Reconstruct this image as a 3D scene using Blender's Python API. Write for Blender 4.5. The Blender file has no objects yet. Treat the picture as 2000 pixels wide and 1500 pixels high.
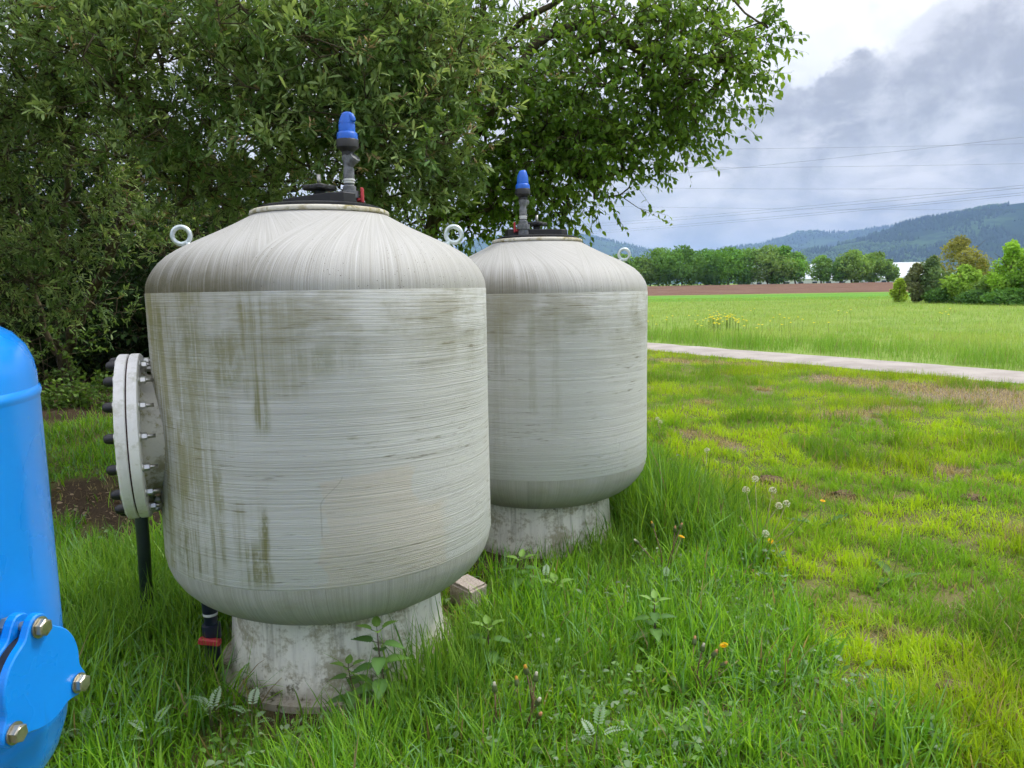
import bpy, math, random
import numpy as np
from mathutils import Vector, Matrix

random.seed(7)
RNG = np.random.default_rng(11)
SC = bpy.context.scene
COL = SC.collection
PI = math.pi
R = math.radians

# ------------------------------------------------------------------ camera
CAM_H, FPX, PITCH, ROLL = 1.55, 1447.0, 0.12739, 0.016706
cam_d = bpy.data.cameras.new('camera')
cam = bpy.data.objects.new('camera', cam_d)
COL.objects.link(cam)
cam.location = (0, 0, CAM_H)
cam.rotation_euler = (Matrix.Rotation(PI / 2 - PITCH, 3, 'X') @ Matrix.Rotation(-ROLL, 3, 'Z')).to_euler()
cam_d.sensor_fit = 'HORIZONTAL'
cam_d.sensor_width = 36.0
cam_d.lens = 36.0 * FPX / 2000.0
cam_d.clip_start = 0.05
cam_d.clip_end = 60000
SC.camera = cam


def ray(px, py):
    """viewing direction of a photo pixel (2000 x 1500), used to survey positions"""
    X = (px - 1000) / FPX
    Y = -(py - 750) / FPX
    c, s = math.cos(ROLL), math.sin(ROLL)
    x = X * c + Y * s
    y = -X * s + Y * c
    return np.array([x, math.cos(PITCH) + y * math.sin(PITCH), -math.sin(PITCH) + y * math.cos(PITCH)])


def gnd(px, py, z=0.0):
    d = ray(px, py)
    return np.array([0, 0, CAM_H]) + d * ((z - CAM_H) / d[2])


def at(px, py, Y):
    d = ray(px, py)
    return np.array([0, 0, CAM_H]) + d * (Y / d[1])


# ------------------------------------------------------------------ exposure / render
SC.view_settings.view_transform = 'Standard'
SC.view_settings.look = 'None'
SC.view_settings.exposure = 1.04
SC.view_settings.gamma = 1.0
SC.view_settings.use_curve_mapping = False
SC.render.engine = 'CYCLES'
SC.cycles.use_denoising = True
SC.cycles.use_adaptive_sampling = True
SC.cycles.adaptive_threshold = 0.04
SC.cycles.max_bounces = 5
SC.cycles.diffuse_bounces = 2
SC.cycles.glossy_bounces = 2
SC.cycles.transmission_bounces = 4
SC.cycles.transparent_max_bounces = 8
SC.cycles.volume_bounces = 1
SC.cycles.caustics_reflective = False
SC.cycles.caustics_refractive = False

SUN_EL, SUN_AZ = R(56), R(72)      # azimuth clockwise from +Y (ahead): high on the right, behind the cloud break


# ------------------------------------------------------------------ node helper
class NT:
    def __init__(self, tree):
        self.t = tree
        self.n = tree.nodes
        self.l = tree.links

    def add(self, typ, **kw):
        nd = self.n.new(typ)
        for k, v in kw.items():
            if k.startswith('i_'):
                pass
            else:
                setattr(nd, k, v)
        return nd

    def put(self, sock, v):
        if v is None:
            return
        if hasattr(v, 'is_output') or isinstance(v, bpy.types.NodeSocket):
            self.l.new(v, sock)
        else:
            if sock.type == 'RGBA' and len(v) == 3:
                v = tuple(v) + (1.0,)
            sock.default_value = v

    def m(self, op, a, b=None, c=None, clamp=False):
        nd = self.add('ShaderNodeMath', operation=op, use_clamp=clamp)
        self.put(nd.inputs[0], a)
        self.put(nd.inputs[1], b)
        self.put(nd.inputs[2], c)
        return nd.outputs[0]

    def vm(self, op, a, b=None, out=0):
        nd = self.add('ShaderNodeVectorMath', operation=op)
        self.put(nd.inputs[0], a)
        self.put(nd.inputs[1], b)
        return nd.outputs[out]

    def scale(self, a, s):
        nd = self.add('ShaderNodeVectorMath', operation='SCALE')
        self.put(nd.inputs[0], a)
        self.put(nd.inputs[3], s)
        return nd.outputs[0]

    def xyz(self, x, y, z):
        nd = self.add('ShaderNodeCombineXYZ')
        for s, v in zip(nd.inputs, (x, y, z)):
            self.put(s, v)
        return nd.outputs[0]

    def sep(self, v):
        nd = self.add('ShaderNodeSeparateXYZ')
        self.put(nd.inputs[0], v)
        return nd.outputs

    def noise(self, vec, scale=5.0, detail=4.0, rough=0.55, dist=0.0, color=False):
        nd = self.add('ShaderNodeTexNoise')
        self.put(nd.inputs['Vector'], vec)
        self.put(nd.inputs['Scale'], scale)
        self.put(nd.inputs['Detail'], detail)
        self.put(nd.inputs['Roughness'], rough)
        self.put(nd.inputs['Distortion'], dist)
        return nd.outputs['Color'] if color else nd.outputs['Fac']

    def voro(self, vec, scale=5.0, feature='F1', out='Distance'):
        nd = self.add('ShaderNodeTexVoronoi', feature=feature)
        self.put(nd.inputs['Vector'], vec)
        self.put(nd.inputs['Scale'], scale)
        return nd.outputs[out]

    def ss(self, v, a, b, lo=0.0, hi=1.0):
        """smoothstep"""
        nd = self.add('ShaderNodeMapRange', interpolation_type='SMOOTHSTEP')
        self.put(nd.inputs[0], v)
        self.put(nd.inputs[1], a)
        self.put(nd.inputs[2], b)
        self.put(nd.inputs[3], lo)
        self.put(nd.inputs[4], hi)
        return nd.outputs[0]

    def mix(self, f, a, b, mode='MIX'):
        nd = self.add('ShaderNodeMix', data_type='RGBA', blend_type=mode)
        self.put(nd.inputs[0], f)
        self.put(nd.inputs[6], a)
        self.put(nd.inputs[7], b)
        return nd.outputs[2]

    def attr(self, name, out='Color'):
        nd = self.add('ShaderNodeAttribute', attribute_name=name)
        return nd.outputs[out]

    def coord(self, out='Object'):
        return self.add('ShaderNodeTexCoord').outputs[out]

    def bump(self, h, strength=0.5, dist=0.01):
        nd = self.add('ShaderNodeBump')
        self.put(nd.inputs['Height'], h)
        self.put(nd.inputs['Strength'], strength)
        self.put(nd.inputs['Distance'], dist)
        return nd.outputs[0]


MATS = {}


def material(name, build):
    """build(nt) -> dict of Principled inputs"""
    if name in MATS:
        return MATS[name]
    m = bpy.data.materials.new(name)
    m.use_nodes = True
    nt = NT(m.node_tree)
    nt.n.clear()
    out = nt.add('ShaderNodeOutputMaterial')
    bs = nt.add('ShaderNodeBsdfPrincipled')
    d = build(nt)
    trans = d.pop('_translucent', None)
    for k, v in d.items():
        nt.put(bs.inputs[k], v)
    surf = bs.outputs[0]
    if trans is not None:
        amt, colr = trans
        tr = nt.add('ShaderNodeBsdfTranslucent')
        nt.put(tr.inputs['Color'], colr)
        mx = nt.add('ShaderNodeMixShader')
        nt.put(mx.inputs[0], amt)
        nt.l.new(surf, mx.inputs[1])
        nt.l.new(tr.outputs[0], mx.inputs[2])
        surf = mx.outputs[0]
    nt.l.new(surf, out.inputs['Surface'])
    MATS[name] = m
    return m


# ------------------------------------------------------------------ world: overcast sky with cumulus
world = bpy.data.worlds.new('World')
SC.world = world
world.use_nodes = True
wt = NT(world.node_tree)
wt.n.clear()
wout = wt.add('ShaderNodeOutputWorld')
wbg = wt.add('ShaderNodeBackground')
wt.l.new(wbg.outputs[0], wout.inputs[0])
sky = wt.add('ShaderNodeTexSky', sky_type='NISHITA')
sky.sun_disc = False
sky.sun_elevation = SUN_EL
sky.sun_rotation = SUN_AZ
sky.air_density = 1.0
sky.dust_density = 1.5
dv = wt.coord('Generated')
dx, dy, dz = wt.sep(dv)
flat = wt.xyz(dx, dy, wt.m('MULTIPLY', dz, 1.9))
n_big = wt.noise(flat, 2.1, 7, 0.55, 0.15)
n_mid = wt.noise(wt.vm('ADD', flat, (3.1, 1.7, 0.4)), 5.5, 8, 0.56, 0.25)
n_puff = wt.noise(wt.vm('ADD', dv, (0.3, 5.2, 1.1)), 14.0, 7, 0.6, 0.15)
n_wisp = wt.noise(wt.xyz(dx, dy, wt.m('MULTIPLY', dz, 3.2)), 7.0, 6, 0.55, 0.5)
# grey cumulus bodies in front of a brighter high layer
edge = wt.m('MULTIPLY_ADD', n_puff, 0.13, -0.065)
body = None
for (px, py, rp) in [(1662, 282, 150), (1525, 325, 160), (1400, 430, 220), (1790, 350, 185), (1925, 150, 180), (2110, 110, 240),
                     (1700, 420, 240), (1900, 380, 230), (1180, 400, 230), (1000, 330, 220), (2200, 350, 260)]:
    d0 = ray(px, py)
    d0 = d0 / np.linalg.norm(d0)
    dist = wt.vm('DISTANCE', dv, tuple(d0), out=1)
    v = wt.ss(wt.m('ADD', dist, edge), rp / FPX * 0.80, rp / FPX * 0.94, 1.0, 0.0)
    body = v if body is None else wt.m('MAXIMUM', body, v)
gen = wt.ss(wt.m('ADD', wt.m('ADD', n_big, wt.m('MULTIPLY', dz, -0.55)), edge), 0.36, 0.46)
gen = wt.m('MULTIPLY', gen, wt.ss(dy, 0.80, 0.62))            # the same clouds go on round the horizon
body = wt.m('MAXIMUM', body, gen)
high = wt.mix(wt.ss(n_mid, 0.36, 0.62), (6.2, 6.5, 7.5), (7.9, 7.95, 8.3))
high = wt.mix(wt.m('MULTIPLY', wt.ss(n_mid, 0.60, 0.75), 0.30), high, sky.outputs[0])
grey = wt.mix(wt.ss(wt.m('ADD', wt.m('MULTIPLY', n_mid, 0.55), wt.m('MULTIPLY', n_puff, 0.45)), 0.42, 0.60), (3.1, 3.25, 3.85), (5.9, 6.0, 6.6))
grey = wt.mix(wt.m('MULTIPLY', wt.ss(n_wisp, 0.55, 0.72), 0.80), grey, (7.7, 7.6, 8.0))
cloud = wt.mix(wt.m('MULTIPLY', body, 0.93), high, grey)
low = wt.ss(dz, 0.19, 0.03)
cloud = wt.mix(wt.m('MULTIPLY', low, 0.62), cloud, wt.mix(wt.ss(n_wisp, 0.45, 0.60), (5.9, 5.9, 6.3), (9.2, 8.8, 8.7)))
# overcast skies are brighter overhead than at the horizon
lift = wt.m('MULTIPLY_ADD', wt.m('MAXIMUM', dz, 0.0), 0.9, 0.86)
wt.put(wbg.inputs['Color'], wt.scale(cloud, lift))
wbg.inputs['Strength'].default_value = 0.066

sun_d = bpy.data.lights.new('sun', 'SUN')
sun_d.energy = 1.5
sun_d.angle = R(14)
sun_d.color = (1.0, 0.96, 0.88)
sun = bpy.data.objects.new('sun', sun_d)
COL.objects.link(sun)
sdir = Vector((math.sin(SUN_AZ) * math.cos(SUN_EL), math.cos(SUN_AZ) * math.cos(SUN_EL), math.sin(SUN_EL)))
sun.rotation_euler = sdir.to_track_quat('Z', 'Y').to_euler()
sun.location = sdir * 60


# ------------------------------------------------------------------ numpy noise
def _hash(ix, iy, seed):
    h = (ix.astype(np.int64) * 374761393 + iy.astype(np.int64) * 668265263 + seed * 1442695041) & 0x7fffffff
    h = ((h ^ (h >> 13)) * 1274126177) & 0x7fffffff
    return ((h ^ (h >> 16)) & 0xffff) / 65535.0


def vnoise(x, y, seed=0):
    x = np.asarray(x, float)
    y = np.asarray(y, float)
    ix = np.floor(x)
    iy = np.floor(y)
    fx = x - ix
    fy = y - iy
    fx = fx * fx * (3 - 2 * fx)
    fy = fy * fy * (3 - 2 * fy)
    a = _hash(ix, iy, seed)
    b = _hash(ix + 1, iy, seed)
    c = _hash(ix, iy + 1, seed)
    d = _hash(ix + 1, iy + 1, seed)
    return (a * (1 - fx) + b * fx) * (1 - fy) + (c * (1 - fx) + d * fx) * fy


def fbm(x, y, seed=0, oct=4):
    s = 0
    a = 0.5
    for k in range(oct):
        s = s + a * vnoise(x * 2 ** k + 17.3 * k, y * 2 ** k - 9.1 * k, seed + k)
        a *= 0.5
    return s / (1 - 0.5 ** oct)


def sstep(x, a, b):
    t = np.clip((x - a) / (b - a), 0, 1)
    return t * t * (3 - 2 * t)


# ------------------------------------------------------------------ objects and tags
def tag(o, label=None, cat=None, group=None, kind=None):
    if label:
        o['label'] = label
    if cat:
        o['category'] = cat
    if group:
        o['group'] = group
    if kind:
        o['kind'] = kind
    return o


def empty(name, loc, rz=0.0):
    o = bpy.data.objects.new(name, None)
    o.empty_display_size = 0.1
    COL.objects.link(o)
    o.location = loc
    o.rotation_euler = (0, 0, rz)
    return o


def link(name, me, mat=None, parent=None):
    o = bpy.data.objects.new(name, me)
    COL.objects.link(o)
    if mat is not None and not me.materials:
        me.materials.append(mat)
    if parent is not None:
        o.parent = parent
    return o


def tri_mesh(name, V, F, smooth=False, **attrs):
    """fast triangle mesh from numpy arrays; attrs: per-vertex colour (N,3)"""
    me = bpy.data.meshes.new(name)
    V = np.ascontiguousarray(V, np.float32)
    F = np.ascontiguousarray(F, np.int32)
    me.vertices.add(len(V))
    me.vertices.foreach_set('co', V.ravel())
    me.loops.add(F.size)
    me.loops.foreach_set('vertex_index', F.ravel())
    me.polygons.add(len(F))
    me.polygons.foreach_set('loop_start', np.arange(0, F.size, 3, dtype=np.int32))
    me.polygons.foreach_set('loop_total', np.full(len(F), 3, np.int32))
    if smooth:
        me.polygons.foreach_set('use_smooth', np.ones(len(F), bool))
    for k, a in attrs.items():
        a = np.asarray(a, np.float32)
        at_ = me.attributes.new(k, 'FLOAT_COLOR', 'POINT')
        c = np.ones((len(V), 4), np.float32)
        c[:, :3] = a
        at_.data.foreach_set('color', c.ravel())
    me.update(calc_edges=True)
    return me


class MB:
    """collects hard-surface shapes into one mesh"""

    def __init__(self):
        self.v = []
        self.f = []
        self.s = []

    def addvf(self, v, f, smooth=True, M=None):
        b = len(self.v)
        for p in v:
            p = Vector(p)
            self.v.append(M @ p if M is not None else p)
        for q in f:
            self.f.append([b + i for i in q])
            self.s.append(smooth)
        return self

    def lathe(self, prof, n=48, M=None, smooth=True, phase=0.0, cap0=False, cap1=False):
        v, f = [], []
        for (r, z) in prof:
            for k in range(n):
                a = 2 * PI * k / n + phase
                v.append((r * math.cos(a), r * math.sin(a), z))
        for i in range(len(prof) - 1):
            for k in range(n):
                a, b = i * n + k, i * n + (k + 1) % n
                f.append((a, b, b + n, a + n))
        if cap0:
            f.append(tuple(range(n - 1, -1, -1)))
        if cap1:
            f.append(tuple((len(prof) - 1) * n + k for k in range(n)))
        return self.addvf(v, f, smooth, M)

    def box(self, sx, sy, sz, M=None, bev=0.0):
        x, y, z = sx / 2, sy / 2, sz / 2
        if bev <= 0:
            v = [(i * x, j * y, k * z) for k in (-1, 1) for j in (-1, 1) for i in (-1, 1)]
            f = [(0, 2, 3, 1), (4, 5, 7, 6), (0, 1, 5, 4), (2, 6, 7, 3), (0, 4, 6, 2), (1, 3, 7, 5)]
            return self.addvf(v, f, False, M)
        b = bev
        ring = [(x - b, -y), (x, -y + b), (x, y - b), (x - b, y), (-x + b, y), (-x, y - b), (-x, -y + b), (-x + b, -y)]
        rin = [(p[0] * (1 - b / x), p[1] * (1 - b / y)) for p in ring]
        v = [(*p, -z) for p in rin] + [(*p, -z + b) for p in ring] + [(*p, z - b) for p in ring] + [(*p, z) for p in rin]
        f = [tuple(range(7, -1, -1)), tuple(range(24, 32))]
        for i in range(3):
            for k in range(8):
                f.append((i * 8 + k, i * 8 + (k + 1) % 8, i * 8 + 8 + (k + 1) % 8, i * 8 + 8 + k))
        return self.addvf(v, f, False, M)

    def prism(self, poly, z0, z1, M=None, bev=0.0):
        n = len(poly)
        cx = sum(p[0] for p in poly) / n
        cy = sum(p[1] for p in poly) / n
        def inn(p):
            d = math.hypot(p[0] - cx, p[1] - cy)
            k = max(0, 1 - bev / max(d, 1e-6))
            return (cx + (p[0] - cx) * k, cy + (p[1] - cy) * k)
        rows = [([inn(p) for p in poly], z0), (poly, z0 + bev), (poly, z1 - bev), ([inn(p) for p in poly], z1)] if bev > 0 else [(poly, z0), (poly, z1)]
        v, f = [], []
        for pl, z in rows:
            v += [(p[0], p[1], z) for p in pl]
        for i in range(len(rows) - 1):
            for k in range(n):
                f.append((i * n + k, i * n + (k + 1) % n, (i + 1) * n + (k + 1) % n, (i + 1) * n + k))
        f.append(tuple(range(n - 1, -1, -1)))
        f.append(tuple((len(rows) - 1) * n + k for k in range(n)))
        return self.addvf(v, f, False, M)

    def torus(self, Rm, r, n=32, m=12, M=None):
        v, f = [], []
        for i in range(n):
            a = 2 * PI * i / n
            for j in range(m):
                b = 2 * PI * j / m
                v.append(((Rm + r * math.cos(b)) * math.cos(a), (Rm + r * math.cos(b)) * math.sin(a), r * math.sin(b)))
        for i in range(n):
            for j in range(m):
                a, b = i * m + j, i * m + (j + 1) % m
                c, d = ((i + 1) % n) * m + (j + 1) % m, ((i + 1) % n) * m + j
                f.append((a, d, c, b))
        return self.addvf(v, f, True, M)

    def tube(self, path, radii, n=8, cap=True):
        path = [Vector(p) for p in path]
        if not hasattr(radii, '__len__'):
            radii = [radii] * len(path)
        v, f = [], []
        ref = None
        for i, p in enumerate(path):
            t = (path[min(i + 1, len(path) - 1)] - path[max(i - 1, 0)]).normalized()
            if ref is None:
                ref = t.orthogonal().normalized()
            ref = (ref - t * ref.dot(t)).normalized()
            bn = t.cross(ref)
            for k in range(n):
                a = 2 * PI * k / n
                v.append(p + (ref * math.cos(a) + bn * math.sin(a)) * radii[i])
        for i in range(len(path) - 1):
            for k in range(n):
                a, b = i * n + k, i * n + (k + 1) % n
                f.append((a, b, b + n, a + n))
        if cap:
            f.append(tuple(range(n - 1, -1, -1)))
            f.append(tuple((len(path) - 1) * n + k for k in range(n)))
        return self.addvf(v, f, True)

    def mesh(self, name):
        me = bpy.data.meshes.new(name)
        me.from_pydata([tuple(p) for p in self.v], [], self.f)
        me.polygons.foreach_set('use_smooth', self.s)
        me.update()
        return me

    def build(self, name, mat, parent=None, sharp=None):
        me = self.mesh(name)
        if sharp is not None:
            try:
                me.set_sharp_from_angle(angle=R(sharp))
            except Exception:
                pass
        return link(name, me, mat, parent)


def T(x, y, z):
    return Matrix.Translation((x, y, z))


def frame(origin, zaxis, xhint=(0, 0, 1)):
    z = Vector(zaxis).normalized()
    x = Vector(xhint)
    x = (x - z * x.dot(z)).normalized()
    y = z.cross(x)
    M = Matrix((x, y, z)).transposed().to_4x4()
    M.translation = Vector(origin)
    return M


# ================================================================== SETTING
PN = np.array([0.847, 0.531])        # across the path
PD = np.array([0.531, -0.847])       # along the path
P_NEAR, P_FAR = 12.52, 14.25


def across(x, y):
    return PN[0] * x + PN[1] * y


def g(x, y):
    """terrain height"""
    x = np.asarray(x, float)
    y = np.asarray(y, float)
    s = across(x, y)
    amp = np.clip(np.abs(s - 13.4) / 2.5, 0, 1)
    d = np.hypot(x, y)
    near = (fbm(x * 0.9 + 5, y * 0.9, 3, 3) - 0.5) * 0.07 + (fbm(x * 4, y * 4, 8, 2) - 0.5) * 0.025
    z = near * amp * np.clip((60 - d) / 30, 0, 1)
    tank = np.minimum(np.hypot(x + .772, y - 3.1), np.hypot(x - .168, y - 4.62))
    z = z * np.clip((tank - 0.55) / 0.5, 0.0, 1)
    z = z - 0.015
    z = z + 0.017 * np.clip(y - 100, 0, 95) + 0.003 * np.clip(y - 195, 0, 1500)
    return z


def gz(x, y):
    return float(g(np.array([x]), np.array([y]))[0])


# bare / dry places, as (pixel a, pixel b, half width in m)
BARE_PX = [((1295, 704), (1490, 713), .42), ((1610, 738), (1840, 760), .45), ((1880, 768), (2060, 795), .85),
           ((1610, 812), (1780, 800), .30), ((1425, 930), (1560, 952), .16), ((1600, 965), (1665, 978), .13),
           ((1740, 935), (1760, 937), .10), ((1850, 920), (1880, 922), .15), ((1895, 975), (1905, 977), .07),
           ((1985, 1040), (2020, 1040), .14), ((1700, 1235), (1840, 1232), .07), ((1860, 1345), (1900, 1355), .08),
           ((1340, 842), (1430, 872), .16), ((1440, 1285), (1470, 1292), .07), ((1960, 1400), (2040, 1420), .10),
           ((1480, 760), (1500, 762), .12), ((1370, 785), (1385, 788), .15), ((1575, 1325), (1600, 1330), .05)]
BARE = [(gnd(*a)[:2], gnd(*b)[:2], w * (0.8 if w < 0.4 else 1.0)) for a, b, w in BARE_PX]
SOIL_PX = [((40, 985), (335, 1000), .80), ((925, 1102), (1040, 1106), .20), ((560, 1405), (700, 1405), .13), ((905, 1160), (930, 1150), .13)]
SOIL = [(gnd(*a)[:2], gnd(*b)[:2], w) for a, b, w in SOIL_PX]


def capsule(x, y, a, b, w):
    d = b - a
    t = np.clip(((x - a[0]) * d[0] + (y - a[1]) * d[1]) / (d @ d), 0, 1)
    return np.hypot(x - a[0] - t * d[0], y - a[1] - t * d[1]) / w


def bare_mask(x, y, lst):
    n = fbm(x * 2.3, y * 2.3, 21, 4)
    n2 = fbm(x * 9, y * 9, 27, 3)
    m = np.zeros_like(x)
    for a, b, w in lst:
        q = capsule(x, y, a, b, w) + (n - 0.5) * 1.5 + (n2 - 0.5) * 0.9
        m = np.maximum(m, 1 - sstep(q, 0.55, 1.25))
    return m


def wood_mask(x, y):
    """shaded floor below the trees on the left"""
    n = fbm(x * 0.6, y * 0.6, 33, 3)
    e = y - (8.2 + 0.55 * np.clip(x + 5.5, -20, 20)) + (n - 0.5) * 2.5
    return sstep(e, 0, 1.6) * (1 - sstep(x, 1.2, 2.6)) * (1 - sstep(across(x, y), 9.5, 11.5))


# ---- ground sheet: one polar sheet from the camera's feet to the horizon
def build_ground():
    r = [0.0]
    q = 0.45
    while q < 12400:
        r.append(q)
        q *= 1.038
    r = np.array(r)
    th = np.concatenate([np.linspace(-46, 60, 230), np.linspace(63, 311, 50)])
    th = np.radians(th)
    n = len(th)
    RR, TT = np.meshgrid(r, th, indexing='ij')
    X = RR * np.sin(TT)
    Y = RR * np.cos(TT)
    Z = g(X, Y)
    dirt = np.maximum(bare_mask(X, Y, BARE), 0)
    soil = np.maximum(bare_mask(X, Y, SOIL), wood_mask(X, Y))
    s = across(X, Y)
    mead = sstep(s, 13.0, 14.2)
    V = np.stack([X, Y, Z], -1).reshape(-1, 3)
    i = np.arange(len(r) - 1)[:, None]
    k = np.arange(n)[None, :]
    a = i * n + k
    b = i * n + (k + 1) % n
    c = b + n
    d = a + n
    F = np.concatenate([np.stack([a, d, b], -1).reshape(-1, 3), np.stack([b, d, c], -1).reshape(-1, 3)])
    F = F[(F[:, 0] >= n) | True]
    me = tri_mesh('ground', V, F, True, mask=np.stack([dirt, soil, mead], -1).reshape(-1, 3))

    def mat(nt):
        p = nt.coord('Object')
        mk = nt.sep(nt.attr('mask', 'Vector'))
        px_, py_, pz_ = nt.sep(p)
        n1 = nt.noise(p, 1.3, 5, 0.6)
        n2 = nt.noise(p, 11.0, 5, 0.65)
        n3 = nt.noise(p, 70.0, 4, 0.7)
        lawn = nt.mix(nt.ss(n2, 0.35, 0.65), (0.125, 0.130, 0.040), (0.105, 0.165, 0.026))
        lawn = nt.mix(nt.ss(nt.m('ADD', n1, nt.m('MULTIPLY', n3, 0.4)), 0.62, 0.80), lawn, (0.175, 0.160, 0.065))
        dirt = nt.mix(nt.ss(n3, 0.3, 0.7), (0.095, 0.070, 0.046), (0.34, 0.275, 0.195))
        dirt = nt.mix(nt.ss(n2, 0.45, 0.7), dirt, (0.27, 0.22, 0.15))
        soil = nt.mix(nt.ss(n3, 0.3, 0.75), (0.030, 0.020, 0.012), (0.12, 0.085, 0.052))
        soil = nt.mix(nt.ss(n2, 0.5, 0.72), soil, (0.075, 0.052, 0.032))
        stretch = nt.vm('MULTIPLY', p, (0.02, 0.09, 1.0))
        nm = nt.noise(stretch, 3.0, 5, 0.6)
        mead = nt.mix(nt.ss(nm, 0.3, 0.7), (0.195, 0.290, 0.060), (0.270, 0.345, 0.090))
        mead = nt.mix(nt.ss(nt.noise(p, 2.2, 4, 0.65), 0.5, 0.75), mead, (0.12, 0.215, 0.03))
        band = nt.m('MULTIPLY', nt.ss(nt.m('ADD', py_, nt.m('MULTIPLY', px_, 0.22)), 78, 82), nt.ss(py_, 112, 108))
        mead = nt.mix(band, mead, nt.mix(nt.ss(nm, 0.4, 0.6), (0.10, 0.26, 0.03), (0.14, 0.30, 0.04)))
        col = nt.mix(mk[2], lawn, mead)
        col = nt.mix(mk[0], col, dirt)
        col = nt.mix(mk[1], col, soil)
        h = nt.m('ADD', nt.m('MULTIPLY', n3, 0.5), n2)
        return {'Base Color': col, 'Roughness': 0.95, 'Specular IOR Level': 0.1, 'Normal': nt.bump(h, 0.7, 0.03)}
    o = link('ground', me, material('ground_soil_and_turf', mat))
    tag(o, 'grassy ground with bare soil patches reaching the horizon', kind='structure')


build_ground()


# ---- the pale path
def build_path():
    n = 420
    ts = np.linspace(-34, 62, n)
    rows = []
    cols = 9
    V = []
    for t in ts:
        e0 = (vnoise(np.array([t * 1.7]), np.array([0.5]), 5)[0] - 0.5) * 0.22
        e1 = (vnoise(np.array([t * 1.9]), np.array([9.5]), 6)[0] - 0.5) * 0.30
        for c in range(cols):
            s = (P_NEAR + e0) + (P_FAR + e1 - P_NEAR - e0) * c / (cols - 1)
            p = PN * s + PD * (t - 6)
            zz = 0.035 - 0.018 * abs(c - 4) / 4
            if c in (0, cols - 1):
                zz = -0.05
            V.append((p[0], p[1], zz + (vnoise(np.array([t]), np.array([c * 0.7]), 8)[0] - 0.5) * 0.012))
    F = []
    for i in range(n - 1):
        for c in range(cols - 1):
            a = i * cols + c
            F += [(a, a + 1, a + cols + 1), (a, a + cols + 1, a + cols)]
    me = tri_mesh('path', np.array(V), np.array(F)[:, ::-1], True)
    def mat(nt):
        p = nt.coord('Object')
        n1 = nt.noise(p, 1.4, 5, 0.6)
        n2 = nt.noise(p, 30, 4, 0.7)
        c = nt.mix(nt.ss(n1, 0.3, 0.7), (0.32, 0.29, 0.262), (0.43, 0.39, 0.355))
        c = nt.mix(nt.m('MULTIPLY', nt.ss(n2, 0.5, 0.8), 0.5), c, (0.20, 0.175, 0.15))
        return {'Base Color': c, 'Roughness': 0.95, 'Specular IOR Level': 0.15, 'Normal': nt.bump(n2, 0.5, 0.01)}
    o = link('path', me, material('path_fine_gravel', mat))
    tag(o, 'pale gravel path crossing between lawn and meadow', kind='structure')


build_path()


# ---- ploughed field with furrows
def build_field():
    xs = np.linspace(-60, 190, 84)
    ys = np.linspace(112, 196, 190)
    X, Y = np.meshgrid(xs, ys, indexing='xy')
    Z = g(X, Y) + 0.10 + 0.07 * np.sin(Y * 2 * PI / 0.9 + X * 0.2) * 0.6 + (fbm(X * 0.7, Y * 1.7, 4, 3) - 0.5) * 0.25
    edge = np.minimum(np.clip((Y - 112) / 1.0, 0, 1), np.clip((196 - Y) / 1.0, 0, 1))
    Z = Z - (1 - edge) * 0.3
    nx, ny = len(xs), len(ys)
    i, k = np.meshgrid(np.arange(ny - 1), np.arange(nx - 1), indexing='ij')
    a = i * nx + k
    F = np.concatenate([np.stack([a, a + 1, a + nx + 1], -1).reshape(-1, 3), np.stack([a, a + nx + 1, a + nx], -1).reshape(-1, 3)])
    me = tri_mesh('ploughed_field', np.stack([X, Y, Z], -1).reshape(-1, 3), F, False)
    def mat(nt):
        p = nt.coord('Object')
        n1 = nt.noise(nt.vm('MULTIPLY', p, (0.15, 1.0, 1.0)), 0.7, 5, 0.65)
        n2 = nt.noise(p, 3.0, 4, 0.7)
        c = nt.mix(nt.ss(n1, 0.3, 0.7), (0.135, 0.078, 0.055), (0.20, 0.125, 0.092))
        c = nt.mix(nt.ss(n2, 0.5, 0.8), c, (0.10, 0.058, 0.040))
        return {'Base Color': c, 'Roughness': 1.0, 'Specular IOR Level': 0.05}
    o = link('ploughed_field', me, material('ploughed_earth', mat))
    tag(o, 'brown ploughed field in front of the far tree row', kind='structure')


build_field()

# ---- hills
def hill_profile(pts, Y, soften=0.0):
    """list of (px, py) ridge points -> world x and ridge height at distance Y"""
    P = np.array([at(px, py, Y) for px, py in pts])
    return P[:, 0], P[:, 2]


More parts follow.
